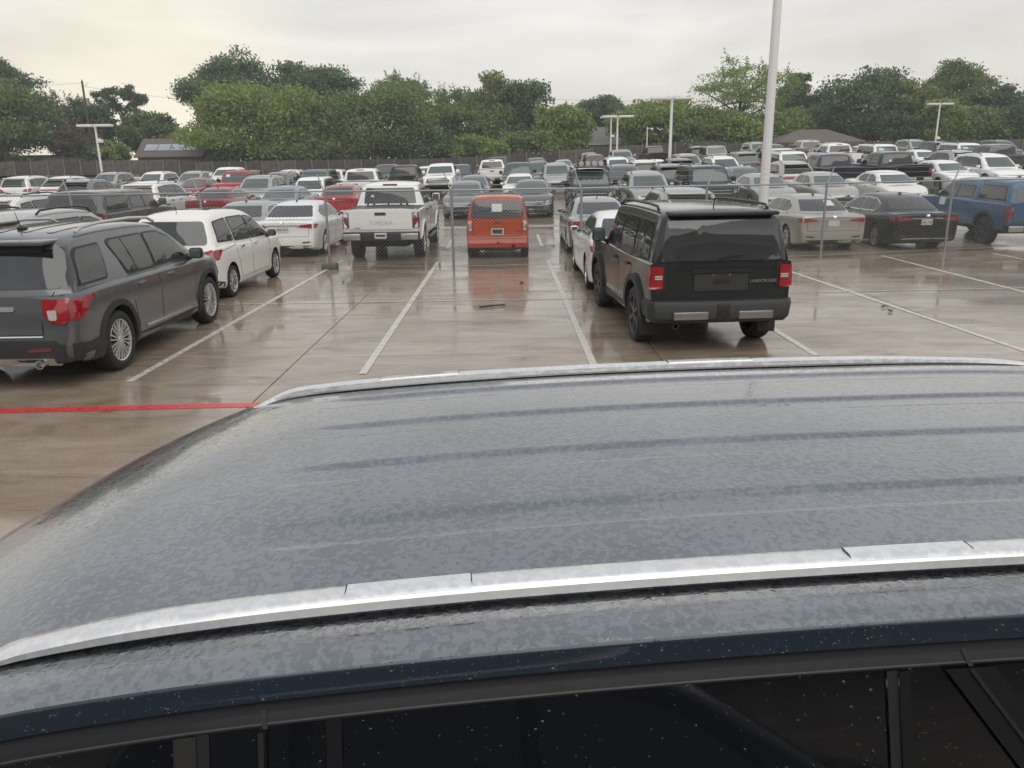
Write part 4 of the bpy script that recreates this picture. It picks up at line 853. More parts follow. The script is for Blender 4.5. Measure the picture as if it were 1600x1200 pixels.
def grid_mesh(name, xs, ys, zf, m):
    vs_ = [(x, y, zf(x, y)) for y in ys for x in xs]; n = len(xs)
    fs = [(j * n + i, j * n + i + 1, (j + 1) * n + i + 1, (j + 1) * n + i) for j in range(len(ys) - 1) for i in range(n - 1)]
    me = bpy.data.meshes.new(name); me.from_pydata(vs_, [], fs); me.materials.append(m); me.shade_smooth(); return me
dirt = mat('lawn', (.045, .06, .025), .9); t_, b_ = nodes(dirt)
t_.links.new(ramp(t_, noise(t_, .3, 5), [(.3, (.03, .045, .018)), (.7, (.07, .07, .035))]), b_.inputs['Base Color'])
def gfar(x, y): return gz(x, min(y, 121.0))
tag(link('ground', grid_mesh('ground', [-420, -300, -150, -100, -70, -40, -20, 0, 20, 40, 70, 100, 150, 300, 420], [-90, -60, -20, 0, 24, 40, 60, 84, 121, 140, 180, 300], lambda x, y: gfar(x, y) - .16, dirt)), kind='structure')
lot = link('parking_lot', grid_mesh('parking_lot', list(range(-110, 111, 5)), [-30, -10, 0, 2, 24, 26, 28, 29.9, 30, 31] + list(range(34, 122, 4)) + [121.5], lambda x, y: gz(x, y) - (.055 if y < 30 else .0), MC)); tag(lot, kind='structure')
# concrete slabs with open joints, as far back as the joints can be picked apart
SX = [-26.9, -22.1, -17.3, -12.5, -7.65, -2.84, 1.95, 6.72, 11.5, 16.3, 21.1, 26.0]; SY = [-3.0, .9, 5.6, 10.35, 14.9, 19.7, 24.6, 29.95]
SK = .020
def slab_pt(i, j): return Vector((SX[i] - .0 * SY[j], SY[j] + SK * SX[i], 0))
rs = random.Random(3)
for i in range(len(SX) - 1):
    for j in range(len(SY) - 1):
        c4 = [slab_pt(i, j), slab_pt(i + 1, j), slab_pt(i + 1, j + 1), slab_pt(i, j + 1)]; cen = sum(c4, Vector()) / 4; g = .0055
        c4 = [Vector((p.x + math.copysign(g, cen.x - p.x), p.y + math.copysign(g, cen.y - p.y), 0)) for p in c4]
        bm = bmesh.new(); dz = rs.uniform(-.002, .002)
        tops = [bm.verts.new((p.x - cen.x, p.y - cen.y, gz(p.x, p.y) + dz)) for p in c4]
        ins = [bm.verts.new((v.co.x * .9985, v.co.y * .9985, v.co.z + .003)) for v in tops]
        bots = [bm.verts.new((v.co.x, v.co.y, v.co.z - .05)) for v in tops]
        bm.faces.new(ins)
        for k in range(4):
            bm.faces.new((tops[k], tops[(k + 1) % 4], ins[(k + 1) % 4], ins[k])); bm.faces.new((bots[k], bots[(k + 1) % 4], tops[(k + 1) % 4], tops[k]))
        me = bpy.data.meshes.new('slab'); bm.to_mesh(me); bm.free(); me.materials.append(MC)
        link('slab', me, lot, (cen.x, cen.y, 0))
# painted lines: thin worn sheets on the slabs
def line_mat(name, col, thr):
    m = mat(name, col, .35); t, b = nodes(m); geo = N(t, 'ShaderNodeNewGeometry')
    n = N(t, 'ShaderNodeTexNoise'); n.inputs['Scale'].default_value = 9; n.inputs['Detail'].default_value = 6; n.inputs['Roughness'].default_value = .75; t.links.new(geo.outputs['Position'], n.inputs['Vector'])
    t.links.new(ramp(t, n.outputs[0], [(thr - .12, tuple(c * .45 for c in col)), (thr, tuple(c * .85 for c in col)), (thr + .2, col)]), b.inputs['Base Color'])
    t.links.new(mrange(t, n.outputs[0], .3, .7, .15, .45), b.inputs['Roughness']); return m
LW = line_mat('line_paint_white', (.60, .57, .50), .42); LR = line_mat('line_paint_red', (.62, .05, .05), .36)
def stripe(pts, w, m, label=None, dz=.0075):
    bm = bmesh.new(); row = []
    for a, b in zip(pts, pts[1:]):
        a, b = Vector(a), Vector(b); d = (b - a); n = max(1, int(d.length / 2)); nr = Vector((-d.y, d.x)).normalized() * w / 2
        for k in range(n + (b == Vector(pts[-1]))):
            p = a + d * k / n; row.append([bm.verts.new((q.x, q.y, gz(q.x, q.y) + dz)) for q in (p - nr, p + nr)])
    for a, b in zip(row, row[1:]): bm.faces.new((a[0], b[0], b[1], a[1]))
    bmesh.ops.recalc_face_normals(bm, faces=bm.faces[:])
    if bm.faces[:][0].normal.z < 0: bmesh.ops.reverse_faces(bm, faces=bm.faces[:])
    o = link('painted_line', finish(bm, 'painted_line', m), lot)
    if label: o['label'] = label
for pts in ([(-4.62, 9.17), (-4.52, 19.36), (-4.5, 27)], [(-1.84, 9.38), (-1.90, 23.69), (-1.9, 27)], [(1.04, 9.5), (.96, 25.6), (.95, 27.4)], [(3.99, 10.0), (3.9, 20), (3.85, 27)],
            [(6.80, 9.6), (6.36, 18.2), (6.25, 27)], [(9.66, 10), (9.72, 23.0), (9.75, 27)], [(12.6, 10), (12.75, 27)], [(15.5, 10), (15.7, 27)],
            [(-7.5, 9.1), (-7.4, 27)], [(-10.4, 9.1), (-10.3, 27)], [(-13.3, 9.1), (-13.2, 27)]): stripe(pts, .098, LW)
stripe([(-14, 14.35), (-3.81, 14.57), (1.7, 14.68), (5.42, 14.98), (14, 15.3)], .045, LW, dz=.0125)
stripe([(-16, 7.75), (-5.48, 8.05), (-2.99, 8.14), (2, 8.3)], .16, LR, 'red fire-lane line across the concrete')
# odds and ends lying on the concrete
def small(name, bm, m, label, cat, loc, rz=0, group=None): return tag(link(name, finish(bm, name, m), None, loc, rz), label, cat, group)
small('metal_bar', tube_bm(bmesh.new(), [(-.25, 0, .018), (0, .015, .018), (.25, 0, .018)], .016, 6), MT['trim'], 'short black bar lying on the wet concrete in the empty stall', 'bar', (-.33, 13.92, .008), rad(24))
leaf_m = mat('dead_leaf', (.05, .035, .022), .7)
for k, (x, y, lab) in enumerate([(6.42, 13.35, 'dark leaf clump on the line right of the dark off-roader'), (6.3, 12.9, 'curled twig beside the leaf clump right of the off-roader'), (-3.62, 17.1, 'dead leaf near the left stall line below the fence'), (.25, 16.6, 'small dead leaf on the wet stall below the orange car')]):
    bm = bmesh.new()
    for q in range(5):
        a = rs.uniform(0, 6.28); r = rs.uniform(.02, .07); c = Vector((rs.uniform(-.04, .04), rs.uniform(-.03, .03), .012 + .006 * q))
        e1 = Vector((math.cos(a), math.sin(a), .3)) * r; e2 = Vector((-math.sin(a), math.cos(a), .1)) * r * .5
        bm.faces.new([bm.verts.new(c + v) for v in (-e1, e2, e1, -e2)])
    small('dead_leaf', bm, leaf_m, lab, 'leaf', (x, y, .008))

# ------------------------------------------------------------------ chain-link fence
FP = [(-24, 19.5), (-7.55, 19.75), (-4.51, 19.80), (-1.38, 19.30), (1.75, 19.62), (4.9, 20.05), (8.04, 20.50), (11.73, 21.40), (15.4, 22.2), (19.2, 23.1), (23, 24)]
FP = [(-23.5, 19.6), (-20.3, 19.65), (-17.1, 19.7), (-13.9, 19.72), (-10.7, 19.75)] + FP[1:]
fence = tag(link('chain_link_fence', None, None, (0, 0, 0)), 'galvanised chain-link fence with angled barbed-wire arms crossing the whole lot', 'fence')
FH = 1.86
def posts():
    for i, (x, y) in enumerate(FP):
        bm = tube_bm(bmesh.new(), [(0, 0, -.02), (0, 0, FH + .03)], .032, 8)
        link('post', finish(bm, 'post', MT['galv']), fence, (x, y, gz(x, y)))
        bm = tube_bm(bmesh.new(), [(0, 0, FH), (-.06 * (1 if x < 3 else -1), .02, FH + .10), (-.16 * (1 if x < 3 else -1), .05, FH + .40)], [.022, .02, .012], 6)
        link('barb_arm', finish(bm, 'barb_arm', MT['galv']), fence, (x, y, gz(x, y)))
posts()
PZ = [Vector((x, y, gz(x, y))) for x, y in FP]
link('top_rail', finish(tube_bm(bmesh.new(), [p + Vector((0, 0, FH)) for p in PZ], .021, 8), 'top_rail', MT['galv']), fence)
link('tension_wire', finish(tube_bm(bmesh.new(), [p + Vector((0, -.03, .06)) for p in PZ], .004, 4), 'tension_wire', MT['wire']), fence)
for k, (dx, dz) in enumerate(((.07, .13), (.115, .26), (.155, .39))):
    pts = []
    for a, b in zip(PZ, PZ[1:]):
        for j in range(6):
            p = a.lerp(b, j / 6); sg = 1 if p.x < 3 else -1
            pts.append(p + Vector((-dx * sg, .015 + dx * .25, FH + dz - .02 * math.sin(math.pi * j / 6))))
    link('barbed_wire', finish(tube_bm(bmesh.new(), pts, .0035, 4), 'barbed_wire', MT['wire']), fence)
def chain_mesh():
    cell = .085; hgt = FH - .05; n = int(hgt / (cell / 2)); V = []; Fc = []
    seg = [(b - a).length for a, b in zip(PZ, PZ[1:])]; cum = [0]
    for s in seg: cum.append(cum[-1] + s)
    def at(d):
        i = max(0, min(len(seg) - 1, int(np.searchsorted(cum, d)) - 1)); return PZ[i].lerp(PZ[i + 1], (d - cum[i]) / seg[i])
    w = .0029; tot = int(cum[-1] / (cell / 2))
    for k in range(0, tot - 1):
        for sgn in ((0,) if k % 2 == 0 else (1,)):
            base = len(V); p0, p1 = at(k * cell / 2), at((k + 1) * cell / 2)
            for j in range(n + 1):
                p = (p0 if (j + k) % 2 == 0 else p1); z = .05 + j * cell / 2
                V += [(p.x - w, p.y - .02, p.z + z), (p.x + w, p.y - .02, p.z + z), (p.x, p.y - .02 + 2 * w, p.z + z)]
            for j in range(n):
                o = base + j * 3
                Fc += [(o, o + 1, o + 4, o + 3), (o + 1, o + 2, o + 5, o + 4), (o + 2, o, o + 3, o + 5)]
    me = bpy.data.meshes.new('wire_mesh'); me.from_pydata(V, [], Fc); me.materials.append(MT['wire']); me.shade_smooth()
    tag(link('wire_mesh', me, fence), kind='stuff')
chain_mesh()
bm = box_bm(bmesh.new(), -.19, .19, -.14, .14, 0, .13, .015); blk = mat('block_concrete', (.12, .105, .09), .7)
small('footing_block', bm, blk, 'concrete block at the foot of the fence post by the white luxury sedan', 'block', (-4.47, 19.60, .008), .05)

# ------------------------------------------------------------------ far fence, panels between posts
far = tag(link('screen_fence', None, None, (0, 0, 0)), 'long brown panel fence along the back of the lot below the trees', 'fence')
fmat = mat('fence_panel_brown', (.055, .046, .041), .85); t_, b_ = nodes(fmat); oi = N(t_, 'ShaderNodeObjectInfo')
n1 = noise(t_, 1.2, 4, coord='Object'); k_ = N(t_, 'ShaderNodeMath', operation='ADD'); t_.links.new(n1, k_.inputs[0]); t_.links.new(mth(t_, 'MULTIPLY', oi.outputs['Random'], .35), k_.inputs[1])
t_.links.new(ramp(t_, k_.outputs[0], [(.35, (.034, .029, .027)), (.7, (.066, .055, .048)), (.95, (.115, .102, .09))]), b_.inputs['Base Color'])
pm_ = mat('fence_post_grey', (.17, .16, .15), .7)
pbm = box_bm(bmesh.new(), -1.18, 1.18, -.03, .03, .05, 2.05); panel = finish(pbm, 'panel', fmat)
pbm2 = box_bm(bmesh.new(), -.07, .07, -.12, .04, 0, 2.12); postm = finish(pbm2, 'post', pm_)
XX = -95.0
while XX < 112:
    z = gz(XX, 121) + (.35 if XX < -50 else 0) - (.30 if XX > 30 else 0)
    link('panel', panel, far, (XX + 1.22, 121, z)); link('post', postm, far, (XX, 121, z)); XX += 2.44
# ------------------------------------------------------------------ lamp posts
def lamp(x, y, h, wd, label, rz=0, box=None, r=.075, hd=None):
    g = gz(x, y); root = tag(link('lamp_post', None, None, (x, y, g), rz), label, 'lamp post', 'white lamp posts in the lot')
    b = box_bm(bmesh.new(), -.3, .3, -.3, .3, -.02, .55, .04); link('base', finish(b, 'base', mat('lamp_base', (.35, .34, .32), .8) if 'lamp_base' not in bpy.data.materials else bpy.data.materials['lamp_base']), root)
    link('pole', finish(tube_bm(bmesh.new(), [(0, 0, .5), (0, 0, h * .5), (0, 0, h)], [r * 1.25, r * 1.1, r], 12), 'pole', MT['pole']), root)
    b = box_bm(bmesh.new(), -.1, .1, -.06, .06, h - .06, h + .06, .02); link('bracket', finish(b, 'bracket', MT['pole']), root)
    for s in (1, -1):
        b = box_bm(bmesh.new(), *sorted((s * .10, s * wd / 2)), -.28, .28, h - .02, h + .15, .03); hd_ = link('lamp_head', finish(b, 'lamp_head', MT['pole']), root)
        b = box_bm(bmesh.new(), *sorted((s * (.3), s * (wd / 2 - .1))), -.2, .2, h - .035, h - .022, .002); link('diffuser', finish(b, 'diffuser', MT['lamp_lens']), hd_)
    if box:
        b = box_bm(bmesh.new(), .05, .42, -.12, .12, h * box - .14, h * box + .10, .04); link('camera_box', finish(b, 'camera_box', MT['pole']), root)
        b = tube_bm(bmesh.new(), [(0, 0, h * box + .05), (.25, 0, h * box + .18)], .03, 6); link('camera_arm', finish(b, 'camera_arm', MT['pole']), root)
lamp(-29.9, 60, 4.95, 2.45, 'white lamp post with a camera box under its head, leftmost in the photo', 0, .80)
lamp(11.8, 60, 5.55, 3.1, 'white lamp post with the widest head, among the middle rows', 0, None, .10)
lamp(9.5, 72, 4.7, 2.7, 'front one of the two close-set slim lamp posts', 0)
lamp(11.8, 95, 5.2, 2.5, 'back one of the two close-set slim lamp posts', 0, .62)
lamp(44.15, 85, 5.0, 2.5, 'white lamp post standing before the trees on the right', 0, .35)
lamp(8.19, 26.0, 9.6, 3.0, 'tall white lamp post close behind the fence, its head out of the picture', 0, None, .125)
b = tube_bm(bmesh.new(), [(0, 0, 0), (0, 0, 4.2)], .07, 8); mast = tag(link('camera_mast', None, None, (18.5, 110, gz(18.5, 110))), 'short white mast with a dome camera near the far fence', 'mast')
link('pole', finish(b, 'pole', MT['pole']), mast); b = tube_bm(bmesh.new(), [(0, 0, 4.0), (.5, 0, 4.05)], .04, 6); link('arm', finish(b, 'arm', MT['pole']), mast)
b = lathe_bm(bmesh.new(), [(0, .01), (.05, .14), (.2, .17), (.32, .1), (.36, .01)], 10); b.transform(Matrix.Translation((.62, 0, 4.1)) @ Matrix.Rotation(rad(90), 4, 'Y')); link('dome_camera', finish(b, 'dome_camera', MT['pole']), mast)
# ------------------------------------------------------------------ utility poles and wires
def upole(x, y, top, label, m, cross=0, r=.16, extra=None):
    g = gz(x, y); root = tag(link('utility_pole', None, None, (x, y, g)), label, 'utility pole'); h = top - g
    link('pole', finish(tube_bm(bmesh.new(), [(0, 0, -.1), (0, 0, h)], [r, r * .75], 8), 'pole', m), root)
    if cross: link('crossarm', finish(box_bm(bmesh.new(), -cross, cross, -.06, .06, h - .75, h - .55), 'crossarm', m), root)
    for s in ([-cross * .9, cross * .9, 0] if cross else [.0]):
        b = tube_bm(bmesh.new(), [(s, 0, h - .55 if s else h), (s, 0, h - .3 if s else h + .2)], .06, 6); link('insulator', finish(b, 'insulator', MT['galv']), root)
    if extra == 'can':
        b = tube_bm(bmesh.new(), [(.42, 0, h - 3.6), (.42, 0, h - 2.5)], .28, 10); link('transformer', finish(b, 'transformer', MT['galv']), root)
        b = tube_bm(bmesh.new(), [(0, 0, h - .6), (.5, 0, h - .7), (.75, 0, h - .3), (1.0, 0, h - .35)], .03, 5); link('bracket', finish(b, 'bracket', MT['galv']), root)
upole(-64.75, 128, 15.2, 'dark wooden utility pole with a transformer, left of the flat-topped pine', MT['wood'], 0, .2, 'can')
upole(6.85, 150, 13.7, 'wooden utility pole with a crossarm rising out of the trees', MT['wood'], 1.1, .2)
upole(32.5, 125, 11.1, 'slender pole with a bright metal lower half before the airy tree', MT['wood'], 0, .10)
b = tube_bm(bmesh.new(), [(0, 0, 0), (0, 0, 5.8)], .16, 10); small('metal_post', b, MT['galv'], 'pale metal post at the foot of the slender pole', 'post', (32.9, 124.4, gz(32.9, 124.4)))
def wire(a, b_, sag, label):
    a, b_ = Vector(a), Vector(b_); pts = [a.lerp(b_, t / 14) - Vector((0, 0, sag * 4 * (t / 14) * (1 - t / 14))) for t in range(15)]
    tag(link('power_line', finish(tube_bm(bmesh.new(), pts, .016, 4), 'power_line', MT['trim'])), label, 'power line')
wire((-64.75, 128, 14.9), (-130, 120, 15), 1.2, 'power line running left from the wooden pole with a transformer')
wire((-64.75, 128, 9.2), (6.85, 127, 8.6), .6, 'lower cable strung in front of the trees left of centre')
wire((-64.75, 128, 8.2), (6.85, 127, 7.8), .6, 'lowest cable strung in front of the trees left of centre')
wire((7.9, 150, 13.2), (60, 150, 13.4), .8, 'power line running right from the crossarm pole')
wire((5.8, 150, 13.2), (-64.75, 128.2, 14.4), 2.5, 'power line between the crossarm pole and the wooden pole with a transformer')
wire((32.5, 125, 8.6), (90, 126, 8.4), .8, 'thin cable running right from the slender pole')
# ------------------------------------------------------------------ houses behind the fence
def shingle(name, c0, c1):
    m = mat(name, c0, .85); t, b = nodes(m); t.links.new(ramp(t, noise(t, 2.5, 5, .7, mscale=(1, 1, 4)), [(.3, c0), (.7, c1)]), b.inputs['Base Color']); return m
RB = shingle('roof_brown', (.10, .082, .072), (.16, .132, .118)); RG = shingle('roof_grey', (.13, .128, .125), (.20, .195, .19))
WB = mat('brick_wall', (.16, .10, .08), .85); WP = mat('pale_siding', (.45, .43, .40), .7); GUT = mat('gutter_white', (.6, .58, .55), .5)
def house(x, y, w, d, eave, peak, label, wall, roof, hip=False):
    g = gz(x, y); root = tag(link('house', None, None, (x, y, g)), label, 'house')
    link('wall', finish(box_bm(bmesh.new(), -w / 2 + .4, w / 2 - .4, -d / 2 + .4, d / 2 - .4, 0, eave), 'wall', wall), root)
    bm = bmesh.new(); o = .0 if not hip else w * .36
    v = [bm.verts.new(p) for p in ((-w / 2, -d / 2, eave), (w / 2, -d / 2, eave), (w / 2, d / 2, eave), (-w / 2, d / 2, eave), (-w / 2 + o, 0, peak), (w / 2 - o, 0, peak))]
    for f in ((0, 1, 5, 4), (2, 3, 4, 5), (1, 2, 5), (3, 0, 4), (3, 2, 1, 0)): bm.faces.new([v[i] for i in f])
    rf = link('roof', finish(bm, 'roof', roof, 20), root)
    link('gutter', finish(box_bm(bmesh.new(), -w / 2, w / 2, -d / 2 - .10, -d / 2 - .003, eave - .12, eave + .02), 'gutter', GUT if wall is WP else RB), rf)
    return root, rf
r, rf = house(-52.7, 131, 10.6, 8, 2.9, 5.7, 'brown-roofed house with a row of pale solar panels, left of the big elm', WB, RB)
sol = mat('solar_panel', (.30, .33, .37), .12, .2, coat=1.0)
sl = math.atan2(2.8, 4.0)
for k in range(4):
    b = box_bm(bmesh.new(), -.98, .98, -.85, .85, .04, .09, .01); b.transform(Matrix.Translation((-3.2 + k * 2.05, -2.1, 2.9 + 1.9 * math.tan(sl) + .02)) @ Matrix.Rotation(sl, 4, 'X'))
    link('solar_panel', finish(b, 'solar_panel', sol), rf)
r, rf = house(47.0, 127.5, 15.5, 9, 1.5, 3.75, 'house with a brown hipped roof left of the big oak', WB, RB, True)
house(17.0, 140, 7.4, 6, 2.6, 5.4, 'grey-roofed shed between the low tree and the two slim lamp posts', WP, RG)
house(-73, 128, 15, 7, 1.9, 3.4, 'low pale-roofed house behind the left end of the far fence', WP, RG)
house(-29.5, 134, 5.0, 6, 1.8, 3.1, 'small brick house glimpsed under the dome-shaped tree', WB, RB)
# ------------------------------------------------------------------ trees
def leafmat(name, a, b, c):
    m = bpy.data.materials.new(name); m.use_nodes = True; t = m.node_tree; bs = t.nodes['Principled BSDF']
    geo = N(t, 'ShaderNodeNewGeometry'); n = N(t, 'ShaderNodeTexNoise'); n.inputs['Scale'].default_value = .55; n.inputs['Detail'].default_value = 4; t.links.new(geo.outputs['Position'], n.inputs['Vector'])
    at_ = N(t, 'ShaderNodeAttribute', attribute_name='leaf'); s = N(t, 'ShaderNodeMath', operation='ADD'); t.links.new(n.outputs[0], s.inputs[0]); t.links.new(mth(t, 'MULTIPLY', at_.outputs['Fac'], .35), s.inputs[1])
    col = ramp(t, s.outputs[0], [(.40, a), (.65, b), (.95, c)]); t.links.new(col, bs.inputs['Base Color']); bs.inputs['Roughness'].default_value = .55; bs.inputs['Specular IOR Level'].default_value = .3
    tr = N(t, 'ShaderNodeBsdfTranslucent'); t.links.new(col, tr.inputs[0]); mx = N(t, 'ShaderNodeMixShader'); mx.inputs[0].default_value = .38
    t.links.new(bs.outputs[0], mx.inputs[1]); t.links.new(tr.outputs[0], mx.inputs[2]); t.links.new(mx.outputs[0], t.nodes['Material Output'].inputs[0]); return m
BUSHES = [(-78, 124.5, 4.2, 5, 'mid', 'low undergrowth over the fence before the low pale-roofed house'), (-61.5, 125.5, 4.6, 3.0, 'dark', 'dark undergrowth left of the house with the solar roof'), (-84, 129, 6.5, 5, 'cool', 'undergrowth behind the low pale-roofed house'), (-96, 127, 7.5, 6, 'dark', 'dark undergrowth behind the fence at the far left end'), (-66, 130, 5.5, 5, 'mid', 'undergrowth below the wooden pole with a transformer'), (-43.0, 125, 4.0, 3, 'cool', 'bush between the solar-roofed house and the wide bright green tree'),
    (-33, 125, 5.0, 5, 'mid', 'bush below the dense dome-shaped tree, right against the far fence'), (-25, 125.5, 6.5, 4.5, 'olive', 'bush filling the gap left of the broad thick tree'), (-12.5, 126, 7.0, 4.5, 'cool', 'bush filling the gap right of the broad thick tree'),
    (-4, 125, 5.0, 4.5, 'light', 'bright bush below the tree with the wispy shoot'), (3.5, 125, 5.5, 4.5, 'mid', 'bush below the bluish-green tree'), (13.5, 144, 5.0, 3.0, 'light', 'low bush left of the grey shed'),
    (29.5, 125, 6.5, 4.5, 'mid', 'bush between the two trees behind the widest lamp head'), (35.5, 125, 5.6, 3.5, 'light', 'bush below the large airy tree'), (60.5, 128, 6.5, 3.5, 'dark', 'dark undergrowth right of the big oak trunk'),
    (71.5, 126, 6.5, 4.5, 'mid', 'undergrowth right of the right lamp post'), (77, 126, 7.0, 5, 'dark', 'undergrowth below the dark dense tree on the right'), (90, 128, 8.0, 6.0, 'cool', 'undergrowth behind the fence at the far right end')]
LEAF = dict(light=leafmat('leaf_light', (0.139, 0.210, 0.055), (0.229, 0.311, 0.084), (0.336, 0.401, 0.132)), mid=leafmat('leaf_mid', (0.105, 0.158, 0.057), (0.169, 0.233, 0.083), (0.248, 0.300, 0.118)),
    cool=leafmat('leaf_cool', (0.080, 0.133, 0.067), (0.127, 0.191, 0.096), (0.189, 0.253, 0.131)), dark=leafmat('leaf_dark', (0.065, 0.107, 0.054), (0.104, 0.152, 0.076), (0.154, 0.205, 0.105)),
    olive=leafmat('leaf_olive', (0.132, 0.174, 0.065), (0.206, 0.250, 0.094), (0.299, 0.330, 0.130)), brown=leafmat('leaf_brown', (0.125, 0.098, 0.065), (0.169, 0.141, 0.092), (0.200, 0.193, 0.103)))
BARK = shingle('bark', (.035, .03, .026), (.075, .065, .055))
def tree(x, y, h, b0, rx, style, tone, label, seed):
    R_ = np.random.default_rng(seed); g = gfar(x, y); root = tag(link('tree' if 'shrub' not in style else 'shrub', None, None, (x, y, g)), label, 'tree' if 'shrub' not in style else 'shrub', 'trees behind the far fence')
    ry = rx * .8; hz = (h - b0) / 2; zc = (h + b0) / 2
    P = dict(bushy=(80, .27, .27, 210), tall=(85, .20, .23, 170), open=(85, .15, .18, 80), dome=(80, .25, .27, 220), oak=(80, .27, .27, 200), pine=(52, .15, .20, 95), wisp=(80, .25, .26, 200), shrub=(24, .3, .3, 70), shrub2=(34, .32, .28, 90))[style]
    nc = int(P[0] * (1 + rx / 8)); C = []
    while len(C) < nc:
        d = R_.normal(size=3); d /= np.linalg.norm(d); r = R_.uniform(.35, 1) ** .45
        u = d * r
        if style in ('bushy', 'dome', 'oak') : u[2] = abs(u[2]) ** .85 * np.sign(u[2])
        wob = 1 + .17 * math.sin(3.1 * math.atan2(u[1], u[0]) + seed) + .13 * math.sin(5 * u[2] + seed * 1.7 + 2.3 * u[0])
        u *= wob / 1.12
        if style in ('tall', 'wisp') and u[2] > 0: k = 1 - (.55 if style == 'tall' else .5) * u[2]; u[0] *= k; u[1] *= k
        if style == 'pine':
            u[2] = .62 * (1 - (u[0] ** 2 + u[1] ** 2)) * R_.choice([1, 1, .35, -.5]) + R_.normal() * .10
        if style in ('open', 'tall') and u[2] < -.3 and R_.random() < .4: continue
        C.append((u[0] * rx, u[1] * ry, zc + u[2] * hz))
    if style == 'wisp': C += [(rx * .42 + R_.normal() * .35, R_.normal() * .3, h * (.92 + .26 * q)) for q in R_.random(10)]
    C = np.array(C); sg = P[1] * (rx * ry * hz) ** (1 / 3) * .62
    nl = P[3]; S_ = np.repeat(C, nl, 0) + np.clip(R_.normal(size=(len(C) * nl, 3)), -1.9, 1.9) * np.array([sg, sg, sg * .62])
    for ax, lim in ((0, rx), (1, ry)):
        q = np.quantile(np.abs(S_[:, ax]), .97)
        if style != 'wisp': S_[:, ax] *= lim / q; C[:, ax] *= lim / q
    q = np.quantile(S_[:, 2], .995); f_ = (h * (1.0 if style not in ('open', 'tall') else .95) - b0) / (q - b0); S_[:, 2] = b0 + (S_[:, 2] - b0) * f_; C[:, 2] = b0 + (C[:, 2] - b0) * f_
    # twigs poking past the crown
    if style in ('open', 'tall', 'oak', 'bushy'):
        top = C[C[:, 2] > zc + hz * .25]
        if len(top):
            bs = top[R_.integers(0, len(top), 26 if style == 'open' else 14)]; tw = []
            for p in bs:
                dr = np.array([R_.normal() * .35, R_.normal() * .3, 1]); ln = R_.uniform(.6, 1.5) * (1.3 if style == 'open' else .9)
                q = R_.random((26, 1)); tw.append(p + dr * ln * q + R_.normal(size=(26, 3)) * .13)
            S_ = np.vstack([S_] + tw)
    S_ = S_[S_[:, 2] > .25]; n = len(S_)
    nrm = R_.normal(size=(n, 3)) + np.array([0, 0, .55]); nrm /= np.linalg.norm(nrm, axis=1)[:, None]
    a = np.cross(nrm, R_.normal(size=(n, 3))); a /= np.linalg.norm(a, axis=1)[:, None] + 1e-9; bb = np.cross(nrm, a)
    ls = P[2] * R_.uniform(.6, 1.25, n)[:, None]
    V = np.stack([S_ - a * ls, S_ - bb * ls * .55, S_ + a * ls, S_ + bb * ls * .55], 1).reshape(-1, 3)
    me = bpy.data.meshes.new('crown'); me.vertices.add(n * 4); me.vertices.foreach_set('co', V.ravel().astype(np.float32))
    me.loops.add(n * 4); me.loops.foreach_set('vertex_index', np.arange(n * 4, dtype=np.int32)); me.polygons.add(n)
    me.polygons.foreach_set('loop_start', np.arange(0, n * 4, 4, dtype=np.int32)); me.update(calc_edges=True)
    at_ = me.attributes.new('leaf', 'FLOAT', 'FACE'); at_.data.foreach_set('value', R_.random(n).astype(np.float32))
    me.materials.append(LEAF[tone]); link('crown', me, root)
    bm = tube_bm(bmesh.new(), [(0, 0, -.1), (.08, 0, b0 * .5), (-.05, .1, b0 + .1), (.05, 0, zc)], [.05 * rx + .08, .04 * rx + .07, .035 * rx + .06, .05], 8)
    for p in C[R_.integers(0, len(C), 16 if style in ('open', 'pine', 'tall') else 9)]:
        s = Vector((0, 0, b0 + (zc - b0) * R_.uniform(0, .9))); p = Vector(p); tube_bm(bm, [s, s.lerp(p, .5) + Vector((0, 0, .3)), p], [.02 * rx + .04, .014 * rx + .02, .012], 5)
    link('trunk', finish(bm, 'trunk', BARK), root)
for i, t_ in enumerate(TREES): tree(*t_, 11 + i)
for i, (x, y, h, r, tone, lab) in enumerate(BUSHES): tree(x, y, h, .3, r, 'shrub2', tone, lab, 90 + i)
# ------------------------------------------------------------------ the showroom behind the camera (unseen, put in to darken reflections in paint and glass)
sh = tag(link('added_building', None, None, (4, -24, 0)), 'long low building added unseen behind the camera to darken reflections', 'building')
link('wall', finish(box_bm(bmesh.new(), -80, 80, -8, 0, 0, 9), 'wall', mat('stucco_grey', (.16, .15, .14), .8)), sh)
link('canopy', finish(box_bm(bmesh.new(), -81, 81, -.5, 2.5, 5.2, 6.0, .05), 'canopy', mat('canopy_grey', (.22, .21, .2), .6)), sh)
for k in range(30): link('window', finish(box_bm(bmesh.new(), -72 + k * 4.7, -68.2 + k * 4.7, -.02, .04, .4, 4.4, .01), 'window', MT['glass']), sh)

# ------------------------------------------------------------------ thin rain haze in the air of the whole place
hz_ = link('haze', finish(box_bm(bmesh.new(), -430, 430, -95, 305, -1.5, 27.0), 'haze', bpy.data.materials.new('haze_air')), None); tag(hz_, kind='stuff')
hm = bpy.data.materials['haze_air']; hm.use_nodes = True; hm.node_tree.nodes.clear(); ho = N(hm.node_tree, 'ShaderNodeOutputMaterial'); hv = N(hm.node_tree, 'ShaderNodeVolumePrincipled')
hv.inputs['Color'].default_value = (.9, .92, .93, 1); hv.inputs['Density'].default_value = .0007; hm.node_tree.links.new(hv.outputs[0], ho.inputs['Volume'])
